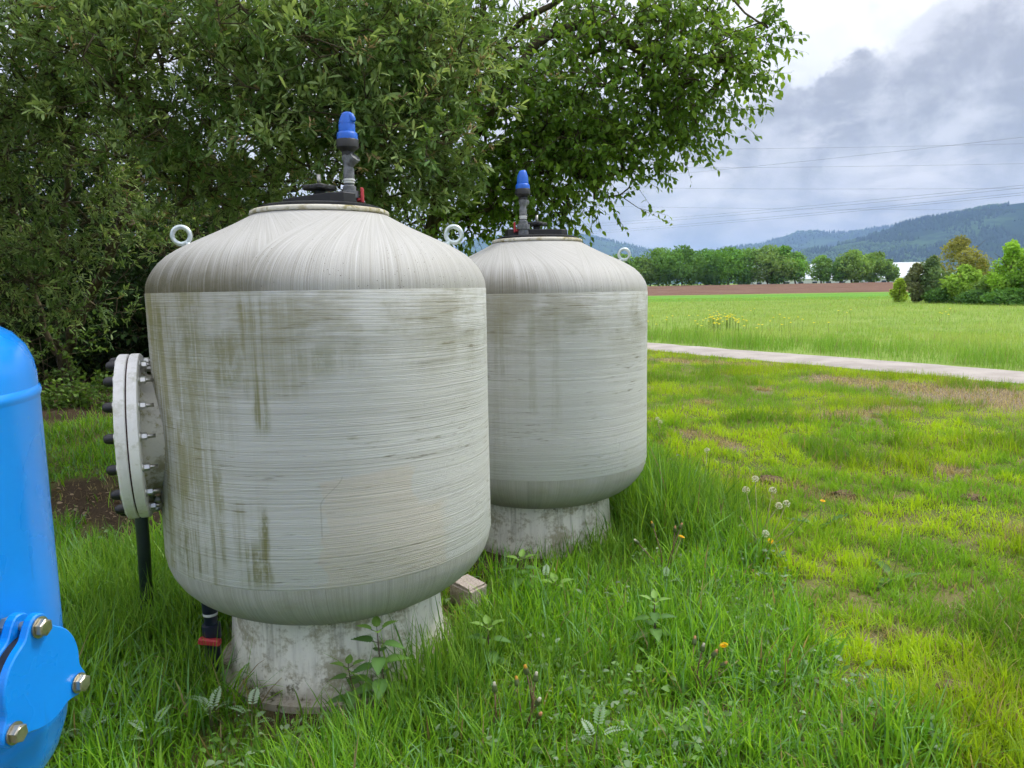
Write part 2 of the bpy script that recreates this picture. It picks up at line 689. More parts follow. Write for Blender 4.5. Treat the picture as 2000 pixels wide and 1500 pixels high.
def build_hill(name, pts, Y0, depth, label, colors, seed, forest, tree_h):
    xr, zr = hill_profile(pts, Y0)
    xs = np.linspace(xr.min(), xr.max(), 220)
    ridge = np.interp(xs, xr, zr)
    k = np.ones(7) / 7
    ridge = np.convolve(np.pad(ridge, 3, mode='edge'), k, mode='valid')
    ys = np.linspace(-1, 1, 61)
    X = np.repeat(xs[None], len(ys), 0)
    Yv = Y0 + ys[:, None] * depth * np.ones_like(X)
    prof = np.cos(np.clip(ys, -1, 1) * PI / 2) ** 1.15
    prof = prof[:, None]
    nz = (fbm(X / 330, Yv / 330, seed, 5) - 0.5)
    Z = 1.5 + np.maximum(ridge[None] - 1.5, 2) * prof * (1 + 0.35 * nz * (1 - prof)) + nz * 70 * prof * (1 - prof)
    nx, ny = len(xs), len(ys)
    i, kk = np.meshgrid(np.arange(ny - 1), np.arange(nx - 1), indexing='ij')
    a = i * nx + kk
    F = np.concatenate([np.stack([a, a + 1, a + nx + 1], -1).reshape(-1, 3), np.stack([a, a + nx + 1, a + nx], -1).reshape(-1, 3)])
    me = tri_mesh(name, np.stack([X, Yv, Z], -1).reshape(-1, 3), F, True)
    def mat(nt):
        p = nt.coord('Object')
        n1 = nt.noise(p, 0.0032, 5, 0.6)
        n2 = nt.noise(p, 0.02, 4, 0.7)
        pz = nt.sep(p)[2]
        c = nt.mix(nt.ss(n1, 0.47, 0.60), colors[0], colors[1])
        c = nt.mix(nt.ss(n2, 0.5, 0.8), c, colors[0])
        c = nt.mix(nt.ss(nt.m('ADD', pz, nt.m('MULTIPLY', n1, 120)), 120, 95), c, (0.13, 0.24, 0.05))
        return {'Base Color': c, 'Roughness': 1.0, 'Specular IOR Level': 0.0}
    o = link(name, me, material(name + '_slope', mat))
    tag(o, label, kind='structure')
    # forest: conifers and round crowns scattered over the slope facing the camera
    if forest:
        rng = np.random.default_rng(seed)
        n = forest
        u = rng.random(n)
        v = rng.random(n) ** 0.8
        ix = u * (nx - 1)
        iy = (v * 0.54) * (ny - 1)
        x0 = np.interp(ix, np.arange(nx), xs)
        y0 = Y0 + (iy / (ny - 1) * 2 - 1) * depth
        i0 = iy.astype(int)
        k0 = ix.astype(int)
        z0 = Z[i0, k0]
        open_ = fbm(x0 / 420, y0 / 420, seed + 5, 3)
        keep = (z0 > 45 + 70 * open_) & (open_ < 0.62)
        x0, y0, z0, open_ = x0[keep], y0[keep], z0[keep], open_[keep]
        n = len(x0)
        decid = fbm(x0 / 260, y0 / 260, seed + 9, 3) > 0.53
        h = tree_h * (0.6 + 0.7 * rng.random(n)) * np.where(decid, 0.75, 1)
        w = h * np.where(decid, 0.5, 0.24)
        m = 5
        ang = np.arange(m) * 2 * PI / m
        off = rng.random(n)[:, None] * 6
        ring = np.stack([x0[:, None] + w[:, None] * np.cos(ang + off), y0[:, None] + w[:, None] * np.sin(ang + off),
                         np.repeat((z0 + h * np.where(decid, 0.45, 0.05))[:, None], m, 1)], -1)
        top = np.stack([x0, y0, z0 + h], -1)[:, None]
        bot = np.stack([x0, y0, z0 - h * 0.1], -1)[:, None]
        V = np.concatenate([ring, top, bot], 1).reshape(-1, 3)
        b = (np.arange(n) * (m + 2))[:, None, None]
        f = np.array([[q, (q + 1) % m, m] for q in range(m)] + [[(q + 1) % m, q, m + 1] for q in range(m)])
        F = (b + f[None]).reshape(-1, 3)
        cc = np.where(decid[:, None], np.array(colors[3]), np.array(colors[2])) * (0.75 + 0.5 * rng.random(n))[:, None]
        me = tri_mesh('hill_forest', V, F, False, tint=np.repeat(cc, m + 2, 0))
        o2 = link('hill_forest', me, material('hill_forest_leaf', lambda nt: {'Base Color': nt.attr('tint'), 'Roughness': 1.0, 'Specular IOR Level': 0.0}))
        tag(o2, 'woods covering the ' + label.split(' hill')[0] + ' hill', kind='stuff')


build_hill('near_hill', [(1380, 552), (1450, 520), (1500, 512), (1560, 492), (1610, 484), (1660, 476), (1710, 462), (1750, 444), (1800, 430),
                         (1850, 424), (1900, 412), (1950, 402), (2000, 396), (2080, 385), (2200, 395), (2350, 420), (2600, 470), (2800, 540)],
           4300, 1500, 'dark wooded hill rising at the right behind the hedge',
           ((0.011, 0.024, 0.015), (0.045, 0.085, 0.03), (0.007, 0.016, 0.012), (0.05, 0.09, 0.03)), 3, 17000, 27)
build_hill('far_hill', [(820, 545), (900, 478), (960, 462), (1020, 470), (1090, 460), (1145, 462), (1190, 474), (1240, 486), (1300, 500), (1350, 496), (1400, 489), (1440, 481), (1480, 479), (1520, 466), (1560, 452),
                        (1600, 457), (1650, 455), (1700, 448), (1760, 440), (1830, 446), (1950, 470), (2100, 520)],
           7500, 1700, 'pale blue far hill with its top in cloud',
           ((0.018, 0.036, 0.02), (0.05, 0.09, 0.03), (0.012, 0.025, 0.016), (0.05, 0.09, 0.03)), 12, 7000, 32)


# ================================================================== MATERIALS for hard things
def cyl_coords(nt, rad):
    p = nt.coord('Object')
    x, y, z = nt.sep(p)
    th = nt.m('ARCTAN2', y, x)
    return p, x, y, z, th, nt.m('MULTIPLY', th, rad)


def drips(nt, ad, z, lst, nz, nz2):
    tot = None
    for (a0, w, z0, z1, s) in lst:
        q = nt.m('ABSOLUTE', nt.m('ADD', nt.m('SUBTRACT', ad, a0), nt.m('ADD', nt.m('MULTIPLY_ADD', nz, 2.4 * w ** 0.5, -1.2 * w ** 0.5), nt.m('MULTIPLY_ADD', nz2, 1.2 * w, -0.6 * w))))
        m = nt.ss(q, w * 1.15, w * 0.35)
        m = nt.m('MULTIPLY', m, nt.ss(z, z0 - 0.03, z0 + 0.05))
        m = nt.m('MULTIPLY', m, nt.ss(z, z1 + 0.02, z1 - 0.06))
        m = nt.m('MULTIPLY', m, s)
        tot = m if tot is None else nt.m('MAXIMUM', tot, m)
    return tot


def barrel_mat(name, drip_list, patch, left_green, seed):
    def b(nt):
        p, x, y, z, th, u = cyl_coords(nt, 0.669)
        ad = nt.m('MULTIPLY', th, 57.29578)
        so = seed * 7.3
        wob = nt.noise(nt.xyz(nt.m('MULTIPLY', u, 1.1), nt.m('MULTIPLY', z, 1.3), so), 1.0, 3, 0.5)
        zz = nt.m('ADD', z, nt.m('ADD', nt.m('MULTIPLY', wob, 0.03), nt.m('MULTIPLY', u, 0.008)))
        l1 = nt.noise(nt.xyz(nt.m('MULTIPLY', u, 0.6), nt.m('MULTIPLY', zz, 260), so), 1.0, 3, 0.7)
        l2 = nt.noise(nt.xyz(nt.m('MULTIPLY', u, 0.5), nt.m('MULTIPLY', zz, 45), so + 3), 1.0, 4, 0.6)
        l3 = nt.noise(nt.xyz(nt.m('MULTIPLY', u, 7), nt.m('MULTIPLY', zz, 85), so + 5), 1.0, 3, 0.6)
        blot = nt.noise(nt.xyz(nt.m('MULTIPLY', u, 3.5), nt.m('MULTIPLY', z, 3.0), so + 8), 1.0, 5, 0.65)
        vert = nt.noise(nt.xyz(nt.m('MULTIPLY', u, 13), nt.m('MULTIPLY', z, 0.8), so + 9), 1.0, 4, 0.6)
        fine = nt.noise(nt.xyz(nt.m('MULTIPLY', u, 0.9), nt.m('MULTIPLY', zz, 420), so + 12), 1.0, 3, 0.75)
        big = nt.noise(nt.xyz(nt.m('MULTIPLY', u, 1.2), nt.m('MULTIPLY', z, 1.6), so + 15), 1.0, 3, 0.5)
        col = nt.mix(nt.ss(l2, 0.25, 0.75), (0.52, 0.518, 0.488), (0.59, 0.595, 0.572))
        col = nt.mix(nt.m('MULTIPLY', nt.ss(big, 0.40, 0.65), 0.6), col, (0.56, 0.575, 0.56))
        col = nt.mix(nt.m('MULTIPLY', nt.ss(l1, 0.54, 0.66), 0.42), col, (0.29, 0.285, 0.245))
        col = nt.mix(nt.m('MULTIPLY', nt.ss(fine, 0.52, 0.66), 0.42), col, (0.29, 0.285, 0.25))
        col = nt.mix(nt.m('MULTIPLY', nt.ss(fine, 0.46, 0.34), 0.45), col, (0.66, 0.68, 0.675))
        dash = nt.m('MULTIPLY', nt.ss(l3, 0.58, 0.70), nt.ss(blot, 0.46, 0.60))
        col = nt.mix(nt.m('MULTIPLY', dash, 0.8), col, (0.16, 0.145, 0.095))
        # grime under the top seam
        top = nt.m('MULTIPLY', nt.ss(z, 1.05, 1.5), nt.ss(nt.m('ADD', blot, nt.m('MULTIPLY', l3, 0.5)), 0.62, 0.88))
        col = nt.mix(nt.m('MULTIPLY', top, 0.55), col, (0.25, 0.235, 0.15))
        tl = nt.m('MULTIPLY', nt.ss(z, 1.25, 1.55), nt.ss(ad, -84, -118))
        col = nt.mix(nt.m('MULTIPLY', tl, 0.5), col, (0.23, 0.21, 0.13))
        if patch:
            nzp = nt.noise(nt.xyz(nt.m('MULTIPLY', u, 9), nt.m('MULTIPLY', z, 9), 2), 1.0, 3, 0.6)
            e = nt.m('MULTIPLY_ADD', nzp, 14.0, -7.0)
            ae = nt.m('ADD', ad, e)
            pa = nt.m('MULTIPLY', nt.ss(ae, -80.5, -79.0), nt.ss(ae, -51.0, -53.0))
            ztop = nt.m('ADD', 0.925, nt.m('MULTIPLY', nt.m('ADD', ad, 66), 0.0012))
            pa = nt.m('MULTIPLY', pa, nt.ss(nt.m('SUBTRACT', z, ztop), 0.012, -0.004))
            pb = nt.m('MULTIPLY', nt.ss(ae, -70, -66.0), nt.ss(ae, -37.0, -42.0))
            pb = nt.m('MULTIPLY', pb, nt.ss(nt.m('ADD', z, nt.m('MULTIPLY', e, 0.004)), 0.81, 0.77))
            pm = nt.m('MAXIMUM', pa, pb)
            pm = nt.m('MULTIPLY', pm, nt.ss(l2, 0.25, 0.6, 0.45, 0.85))
            col = nt.mix(nt.m('MULTIPLY', pm, 0.55), col, (0.58, 0.50, 0.40))
            # hairline crack beside the patch
            ck = nt.m('ABSOLUTE', nt.m('SUBTRACT', ad, nt.m('MULTIPLY_ADD', nt.ss(z, 0.83, 0.93), 6.5, -80.0)))
            ck = nt.m('MULTIPLY', nt.ss(ck, 0.30, 0.12), nt.m('MULTIPLY', nt.ss(z, 0.70, 0.74), nt.ss(z, 0.935, 0.92)))
            col = nt.mix(nt.m('MULTIPLY', ck, 0.3), col, (0.20, 0.19, 0.14))
        jag = nt.noise(nt.xyz(nt.m('MULTIPLY', u, 7), nt.m('MULTIPLY', z, 11), so + 31), 1.0, 4, 0.65)
        al = drips(nt, ad, z, drip_list, vert, jag)
        lg = nt.m('MULTIPLY', nt.ss(ad, -88, -132), nt.ss(nt.m('ADD', vert, nt.m('MULTIPLY_ADD', blot, 0.6, -0.3)), 0.36, 0.66))
        al = nt.m('MAXIMUM', al, nt.m('MULTIPLY', lg, left_green))
        mott = nt.noise(nt.xyz(nt.m('MULTIPLY', u, 22), nt.m('MULTIPLY', z, 9), so + 20), 1.0, 5, 0.7)
        thin = nt.noise(nt.xyz(nt.m('MULTIPLY', u, 42), nt.m('MULTIPLY', z, 1.6), so + 40), 1.0, 3, 0.6)
        al = nt.m('MULTIPLY', al, nt.ss(thin, 0.36, 0.56, 0.25, 1.0))
        al = nt.m('MULTIPLY', al, nt.ss(nt.m('ADD', nt.m('ADD', mott, nt.m('MULTIPLY', l1, 0.35)), nt.m('MULTIPLY', blot, 0.45)), 0.66, 0.94, 0.15, 1.0))
        col = nt.mix(nt.m('MULTIPLY', al, 0.90), col, nt.mix(nt.ss(blot, 0.4, 0.65), (0.150, 0.148, 0.030), (0.225, 0.210, 0.065)))
        h = nt.m('ADD', nt.m('MULTIPLY', l1, 1.0), nt.m('MULTIPLY', fine, 0.7))
        return {'Base Color': col, 'Roughness': 0.62, 'Specular IOR Level': 0.35, 'Normal': nt.bump(h, 0.75, 0.004)}
    return material(name, b)


def dome_mat(name, th0, grime, seed, bottom=False):
    def b(nt):
        p, x, y, z, th, u = cyl_coords(nt, 0.669)
        r = nt.m('SQRT', nt.m('ADD', nt.m('MULTIPLY', x, x), nt.m('MULTIPLY', y, y)))
        ac = nt.m('ARCCOSINE', nt.m('MINIMUM', nt.m('DIVIDE', 0.24, nt.m('MAXIMUM', r, 0.241)), 1.0))
        rel = nt.m('SUBTRACT', th, th0)
        # three wedges wound alternately
        sg = nt.m('SIGN', nt.m('SINE', nt.m('MULTIPLY', nt.m('SUBTRACT', rel, nt.m('MULTIPLY_ADD', ac, -0.75, 0.90)), 1.0 if not bottom else 3.0)))
        w = nt.m('ADD', th, nt.m('MULTIPLY', nt.m('MULTIPLY', ac, sg), 0.85 if not bottom else 0.35))
        cw, sw = nt.m('COSINE', w), nt.m('SINE', w)
        s1 = nt.noise(nt.xyz(nt.m('MULTIPLY', cw, 210), nt.m('MULTIPLY', sw, 210), nt.m('MULTIPLY_ADD', r, 2.0, seed)), 1.0, 4, 0.7)
        s2 = nt.noise(nt.xyz(nt.m('MULTIPLY', cw, 70), nt.m('MULTIPLY', sw, 70), nt.m('MULTIPLY_ADD', r, 2.5, seed + 4)), 1.0, 4, 0.6)
        bl = nt.noise(p, 5.0, 5, 0.65)
        fine = nt.noise(p, 90, 3, 0.6)
        col = nt.mix(nt.ss(s2, 0.3, 0.7), (0.385, 0.378, 0.352), (0.465, 0.46, 0.44))
        col = nt.mix(nt.m('MULTIPLY', nt.ss(s1, 0.50, 0.64), 0.45), col, (0.255, 0.245, 0.205))
        col = nt.mix(nt.m('MULTIPLY', nt.ss(s1, 0.44, 0.30), 0.5), col, (0.62, 0.62, 0.61))
        ad = nt.m('MULTIPLY', th, 57.29578)
        if not bottom:
            gm = nt.ss(nt.m('ADD', z, nt.m('MULTIPLY', s2, 0.12)), 1.80, 1.62)
            side = nt.ss(ad, -72, -110, 0.09, 0.95)
            gm = nt.m('MULTIPLY', nt.m('MULTIPLY', gm, side), nt.ss(nt.m('ADD', s1, nt.m('MULTIPLY', bl, 0.5)), 0.50, 0.75, 0.60, 1.0))
            col = nt.mix(nt.m('MULTIPLY', gm, grime), col, nt.mix(nt.ss(bl, 0.4, 0.6), (0.125, 0.112, 0.062), (0.085, 0.075, 0.030)))
            spk = nt.voro(p, 55)
            col = nt.mix(nt.m('MULTIPLY', nt.ss(spk, 0.13, 0.08), 0.8), col, nt.mix(nt.ss(bl, 0.5, 0.52), col, (0.12, 0.11, 0.09)))
        else:
            gm = nt.ss(nt.m('ADD', z, nt.m('MULTIPLY', bl, 0.10)), 0.47, 0.33)
            col = nt.mix(nt.m('MULTIPLY', gm, 0.6), col, (0.185, 0.17, 0.10))
            gl = nt.m('MULTIPLY', nt.ss(bl, 0.48, 0.7), 0.5)
            col = nt.mix(gl, col, (0.33, 0.32, 0.25))
        return {'Base Color': col, 'Roughness': 0.6, 'Specular IOR Level': 0.35,
                'Normal': nt.bump(nt.m('ADD', s1, nt.m('MULTIPLY', fine, 0.3)), 0.5, 0.003)}
    return material(name, b)


def stained_white(name, base, dirt, moss, amount, zlo=None):
    def b(nt):
        p = nt.coord('Object')
        z = nt.sep(p)[2]
        n1 = nt.noise(p, 6, 5, 0.65)
        n2 = nt.noise(p, 45, 4, 0.7)
        n3 = nt.noise(nt.vm('MULTIPLY', p, (14, 14, 2.0)), 1.0, 4, 0.6)
        c = nt.mix(nt.m('MULTIPLY', nt.ss(n3, 0.4, 0.7), 0.5), base, tuple(0.78 * v for v in base))
        m = nt.ss(nt.m('ADD', n1, nt.m('MULTIPLY_ADD', n2, 0.5, -0.25)), 0.47, 0.66)
        c = nt.mix(nt.m('MULTIPLY', m, amount), c, dirt)
        m2 = nt.ss(nt.m('ADD', nt.noise(nt.vm('ADD', p, (4, 2, 7)), 9, 5, 0.7), nt.m('MULTIPLY_ADD', n2, 0.5, -0.25)), 0.50, 0.68)
        if zlo is not None:
            run = nt.noise(nt.vm('MULTIPLY', p, (30, 30, 1.5)), 1.0, 4, 0.65)
            c = nt.mix(nt.m('MULTIPLY', nt.m('MULTIPLY', nt.ss(run, 0.50, 0.68), nt.ss(z, 0.02, 0.30, 0.25, 1.0)), 0.42), c, moss)
            c = nt.mix(nt.m('MULTIPLY', nt.ss(nt.m('ADD', z, nt.m('MULTIPLY', n1, 0.10)), 0.13, 0.05), 0.7), c, (0.22, 0.17, 0.115))
            m2 = nt.m('MULTIPLY', m2, nt.m('MAXIMUM', nt.ss(z, zlo[0] + 0.12, zlo[0]), nt.ss(z, zlo[1] - 0.07, zlo[1])))
        c = nt.mix(nt.m('MULTIPLY', m2, min(1, amount * 1.3)), c, moss)
        return {'Base Color': c, 'Roughness': 0.8, 'Specular IOR Level': 0.25, 'Normal': nt.bump(nt.m('ADD', n1, n2), 0.35, 0.006)}
    return material(name, b)


def plain(name, c, rough=0.5, metal=0.0, spec=0.5, var=0.25, scale=20.0, bump=0.1):
    def b(nt):
        p = nt.coord('Object')
        n1 = nt.noise(p, scale, 5, 0.65)
        n2 = nt.noise(p, scale * 6, 3, 0.6)
        col = nt.mix(nt.ss(n1, 0.3, 0.7), tuple(v * (1 - var) for v in c), tuple(min(1, v * (1 + var * 0.6)) for v in c))
        return {'Base Color': col, 'Roughness': nt.ss(n1, 0.2, 0.8, max(0.05, rough - 0.1), min(1, rough + 0.12)), 'Metallic': metal,
                'Specular IOR Level': spec, 'Normal': nt.bump(n2, bump, 0.002)}
    return material(name, b)


M_BLACK = plain('black_plastic', (0.018, 0.018, 0.019), 0.5, var=0.35)
M_BLACK2 = plain('black_rubber', (0.014, 0.014, 0.017), 0.42, var=0.3)
M_GREYPVC = plain('grey_pvc', (0.150, 0.158, 0.168), 0.55, var=0.4, scale=60)
M_DARKPVC = plain('dark_pvc_pipe', (0.012, 0.024, 0.022), 0.4)
M_NAVY = plain('navy_pvc', (0.012, 0.017, 0.035), 0.4)
M_BLUEV = plain('blue_valve_plastic', (0.006, 0.115, 0.58), 0.42, var=0.12)
M_RED = plain('faded_red_plastic', (0.50, 0.045, 0.055), 0.5, var=0.2)
M_STEEL = plain('zinc_steel', (0.56, 0.56, 0.54), 0.33, metal=1.0, var=0.2)
M_GALV = plain('galvanised_eye', (0.60, 0.67, 0.67), 0.38, metal=0.75, var=0.18, scale=40)
M_BOLT = plain('yellow_zinc_bolt', (0.46, 0.435, 0.36), 0.34, metal=0.9, var=0.25, scale=50)
M_TAPE = plain('white_thread_tape', (0.62, 0.63, 0.62), 0.7)
M_GASKET = plain('dark_red_gasket', (0.06, 0.022, 0.020), 0.8)
M_FLANGE = stained_white('manhole_flange_white', (0.80, 0.79, 0.77), (0.50, 0.49, 0.43), (0.40, 0.40, 0.28), 0.32)
M_NECK = stained_white('manhole_neck_stained', (0.52, 0.51, 0.44), (0.20, 0.185, 0.10), (0.23, 0.22, 0.07), 0.80)
M_PED = stained_white('pedestal_stained', (0.82, 0.80, 0.72), (0.36, 0.33, 0.22), (0.085, 0.080, 0.035), 0.85, (0.04, 0.33))
M_COLLAR = stained_white('collar_cream', (0.60, 0.575, 0.50), (0.33, 0.28, 0.15), (0.24, 0.21, 0.08), 0.75)
M_THREAD = plain('steel_stud', (0.42, 0.41, 0.39), 0.4, metal=1.0, var=0.3, scale=80)


# ================================================================== THE FIBREGLASS TANKS
RT, ZT, ZB = 0.669, 1.557, 0.539
DOME = [(0.669, 1.557), (0.6685, 1.575), (0.664, 1.598), (0.655, 1.622), (0.640, 1.650), (0.618, 1.680), (0.590, 1.708), (0.555, 1.733), (0.515, 1.757),
        (0.470, 1.780), (0.420, 1.805), (0.370, 1.831), (0.325, 1.856), (0.290, 1.877), (0.270, 1.889), (0.20, 1.892)]
DOME = [(r, 1.557 + (z - 1.557) * 0.905) for r, z in DOME]
BOT = [(0.30, 0.286), (0.36, 0.292), (0.41, 0.302), (0.46, 0.316), (0.51, 0.336), (0.555, 0.362), (0.595, 0.394), (0.627, 0.430), (0.650, 0.468), (0.663, 0.505), (0.668, 0.539)]


def hexagon(r, ph=0.0):
    return [(r * math.cos(PI / 3 * k + ph), r * math.sin(PI / 3 * k + ph)) for k in range(6)]


def rounded(nm, prof, M, mat, par, n=28, sharp=35, **k):
    return MB().lathe(prof, n, M, **k).build(nm, mat, par, sharp)


def air_valve(par, base, rz, lever_rz):
    """stack on the lid: ball valve, Y strainer, black body and blue hooked outlet"""
    M = T(*base) @ Matrix.Rotation(rz, 4, 'Z') @ Matrix.Scale(1.06, 4)
    a = MB().lathe([(0.029, -0.03), (0.029, 0.018), (0.024, 0.020), (0.024, 0.045), (0.026, 0.045), (0.026, 0.062), (0.019, 0.066), (0.019, 0.094), (0.021, 0.094), (0.021, 0.112), (0.019, 0.116)], 28, M, cap1=True)
    root = a.build('air_valve', M_GREYPVC, par, 35)
    u = MB()
    prof = [(0.026, 0.017), (0.0355, 0.018), (0.0355, 0.044), (0.026, 0.046)]
    n = 48
    v, f = [], []
    for (r, z) in prof:
        for k in range(n):
            rr = r * (1.035 if (k // 2) % 2 == 0 and 0.017 < z < 0.046 and r > 0.03 else 1.0)
            v.append((rr * math.cos(2 * PI * k / n), rr * math.sin(2 * PI * k / n), z))
    for i in range(3):
        for k in range(n):
            f.append((i * n + k, i * n + (k + 1) % n, (i + 1) * n + (k + 1) % n, (i + 1) * n + k))
    u.addvf(v, f, False, M)
    u.build('union_nut', M_GREYPVC, root)
    rounded('tape_ring', [(0.0195, 0.074), (0.0215, 0.075), (0.0215, 0.079), (0.0195, 0.080), (0.0195, 0.083), (0.0225, 0.084), (0.0225, 0.091), (0.0195, 0.092)], M, M_TAPE, root)
    y = MB().lathe([(0.021, 0.110), (0.021, 0.128), (0.018, 0.134), (0.019, 0.150), (0.024, 0.168), (0.024, 0.180), (0.020, 0.182)], 24, M)
    Mb = M @ T(0.0, 0, 0.142) @ Matrix.Rotation(R(48), 4, 'Y')
    y.lathe([(0.017, -0.01), (0.019, 0.030), (0.0215, 0.034), (0.0215, 0.046), (0.017, 0.048), (0.015, 0.042), (0.0, 0.041)], 20, Mb)
    y.build('strainer_body', M_GREYPVC, root, 35)
    b = MB().prism(hexagon(0.026), 0.178, 0.196, M)
    b.lathe([(0.025, 0.194), (0.030, 0.200), (0.038, 0.204), (0.0425, 0.210), (0.0425, 0.236), (0.040, 0.240), (0.02, 0.240)], 32, M)
    b.build('black_body', M_BLACK, root, 35)
    c = MB().lathe([(0.030, 0.238), (0.0405, 0.239), (0.0405, 0.258), (0.036, 0.266), (0.0325, 0.268), (0.0320, 0.296), (0.030, 0.300)], 14, M, smooth=False)
    # slanted hood with the outlet hook
    rows = []
    for i, (z, r, ox) in enumerate([(0.299, 0.0318, 0.0), (0.310, 0.029, 0.0005), (0.322, 0.0255, 0.0015), (0.332, 0.022, 0.003), (0.338, 0.019, 0.0045), (0.3415, 0.012, 0.006), (0.342, 0.0, 0.006)]):
        rows.append((r, z, ox))
    n = 24
    v, f = [], []
    for (r, z, ox) in rows:
        for k in range(n):
            v.append((ox + r * math.cos(2 * PI * k / n), r * math.sin(2 * PI * k / n), z))
    for i in range(len(rows) - 1):
        for k in range(n):
            f.append((i * n + k, i * n + (k + 1) % n, (i + 1) * n + (k + 1) % n, (i + 1) * n + k))
    c.addvf(v, f, True, M)
    path = [(0.000, 0, 0.330), (0.012, 0, 0.3295), (0.021, 0, 0.325), (0.0265, 0, 0.316), (0.028, 0, 0.306)]
    tb = MB().tube(path, [0.0125, 0.0135, 0.0135, 0.013, 0.0125], 16)
    c.addvf(tb.v, tb.f, True, M)
    c.build('blue_outlet', M_BLUEV, root, 40)
    Ml = T(*base) @ Matrix.Rotation(lever_rz, 4, 'Z')
    l = MB().tube([(0.022, 0, 0.012), (0.048, 0, 0.012)], 0.008, 10)
    lv = MB().addvf(l.v, l.f, True, Ml)
    lv.box(0.011, 0.026, 0.062, Ml @ T(0.052, 0, 0.030), 0.003)
    lv.build('red_lever', M_RED, root)
    return root


def build_tank(name, loc, label, group, mats, man_az, lid_rz, valve_off, valve_rz, lever_rz, eye_az, with_extras, group_part=None):
    root = empty(name, loc)
    tag(root, label, 'tank', group)
    m_bar, m_dome, m_bot = mats
    n = 128
    bar = MB().lathe([(RT - 0.0015, ZB - 0.004), (RT + 0.0015, ZB + 0.004), (RT + 0.001, ZB + 0.2), (RT, 1.05), (RT + 0.001, 1.4), (RT + 0.0015, ZT - 0.003), (RT - 0.0005, ZT + 0.001)], n).build('barrel', m_bar, root)
    MB().lathe(DOME, n).build('top_dome', m_dome, root)
    MB().lathe(BOT, n).build('bottom_dome', m_bot, root)
    ped = MB().lathe([(0.505, -0.02), (0.505, 0.012), (0.462, 0.016), (0.455, 0.04), (0.447, 0.12), (0.440, 0.22), (0.437, 0.32), (0.40, 0.33)], 96).build('pedestal', M_PED, root, 40)
    col = MB().lathe([(0.258, 1.856), (0.275, 1.859), (0.278, 1.863), (0.276, 1.873), (0.268, 1.878), (0.20, 1.879), (0.19, 1.873)], 72).build('top_collar', M_COLLAR, root, 50)
    # lid with yoke and hand wheel
    zc = 1.880
    lid = MB().lathe([(0.245, zc + 0.0), (0.245, zc + 0.010), (0.225, zc + 0.016), (0.12, zc + 0.019), (0.0, zc + 0.020)], 48).build('lid', M_BLACK2, root, 40)
    Ml = Matrix.Rotation(lid_rz, 4, 'Z')
    yk = MB()
    poly = [(-0.19, -0.045), (-0.12, -0.062), (0.14, -0.062), (0.185, -0.03), (0.185, 0.03), (0.14, 0.062), (-0.12, 0.062), (-0.19, 0.045)]
    yk.prism(poly, zc + 0.010, zc + 0.058, Ml, 0.003)
    yk.build('yoke', M_BLACK, lid)
    hw = MB().lathe([(0.030, zc + 0.050), (0.022, zc + 0.062), (0.022, zc + 0.078), (0.030, zc + 0.084)], 20)
    star = []
    for k in range(40):
        a = 2 * PI * k / 40
        rr = 0.058 + 0.010 * math.cos(4 * a)
        star.append((rr * math.cos(a), rr * math.sin(a)))
    hw.prism(star, zc + 0.082, zc + 0.102, Matrix.Rotation(0.3, 4, 'Z'), 0.004)
    hw.lathe([(0.020, zc + 0.100), (0.016, zc + 0.108), (0.0, zc + 0.108)], 16)
    hw.build('hand_wheel', M_BLACK, lid, 40)
    MB().tube([(0, 0, zc + 0.10), (0, 0, zc + 0.145)], 0.0085, 10).build('stud', M_THREAD, lid)
    air_valve(root, (valve_off[0], valve_off[1], zc + 0.036), valve_rz, lever_rz)
    # lifting eyes
    for s in eye_az:
        a = R(s)
        d = Vector((math.cos(a), math.sin(a), 0))
        nrm = (d * 0.55 + Vector((0, 0, 1)) * 0.84).normalized()
        base = d * 0.515 + Vector((0, 0, 1.739))
        tang = Vector((-d.y, d.x, 0))
        ctr = base + nrm * 0.053
        e = MB().torus(0.0335, 0.0095, 36, 14, frame(ctr, tang))
        tb = MB().tube([base - nrm * 0.01, base + nrm * 0.022], [0.014, 0.010], 12)
        e.addvf(tb.v, tb.f, True)
        c2 = MB().lathe([(0.024, -0.004), (0.024, 0.004), (0.014, 0.008)], 20, frame(base, nrm), cap1=True)
        e.addvf(c2.v, c2.f, True)
        e.build('lifting_eye', M_GALV, root, 50)
    # manhole on the side
    a = R(man_az)
    nd = Vector((math.cos(a), math.sin(a), 0))
    o = Vector((0, 0, 1.012))
    M = frame(o + nd * 0.702, nd)
    neck = MB().lathe([(0.232, -0.30), (0.232, -0.02), (0.246, 0.0)], 64, M).build('manhole_neck', M_NECK, root)
    MB().lathe([(0.24, 0.0), (0.312, 0.0), (0.317, 0.004), (0.317, 0.033), (0.314, 0.036), (0.20, 0.036)], 72, M).build('flange', M_FLANGE, neck, 40)
    MB().lathe([(0.20, 0.0355), (0.305, 0.0358), (0.305, 0.0415), (0.20, 0.0418)], 64, M).build('gasket', M_GASKET, neck, 40)
    MB().lathe([(0.20, 0.0415), (0.313, 0.0415), (0.316, 0.045), (0.316, 0.073), (0.311, 0.078), (0.15, 0.078), (0.0, 0.080)], 72, M).build('cover', M_FLANGE, neck, 40)
    # bolts: share one set of meshes
    nut = MB().prism(hexagon(0.0142, 0.3), -0.024, -0.005, None, 0.0015)
    nut.lathe([(0.0175, -0.005), (0.0175, 0.0002)], 20, cap0=True)
    nut_me = nut.mesh('nut')
    stud_me = MB().tube([(0, 0, -0.002), (0, 0, -0.050)], 0.0075, 10).mesh('stud')
    cap = MB().lathe([(0.0185, 0.076), (0.0185, 0.098), (0.016, 0.107), (0.010, 0.113), (0.0, 0.115)], 18)
    cap_me = cap.mesh('cap')
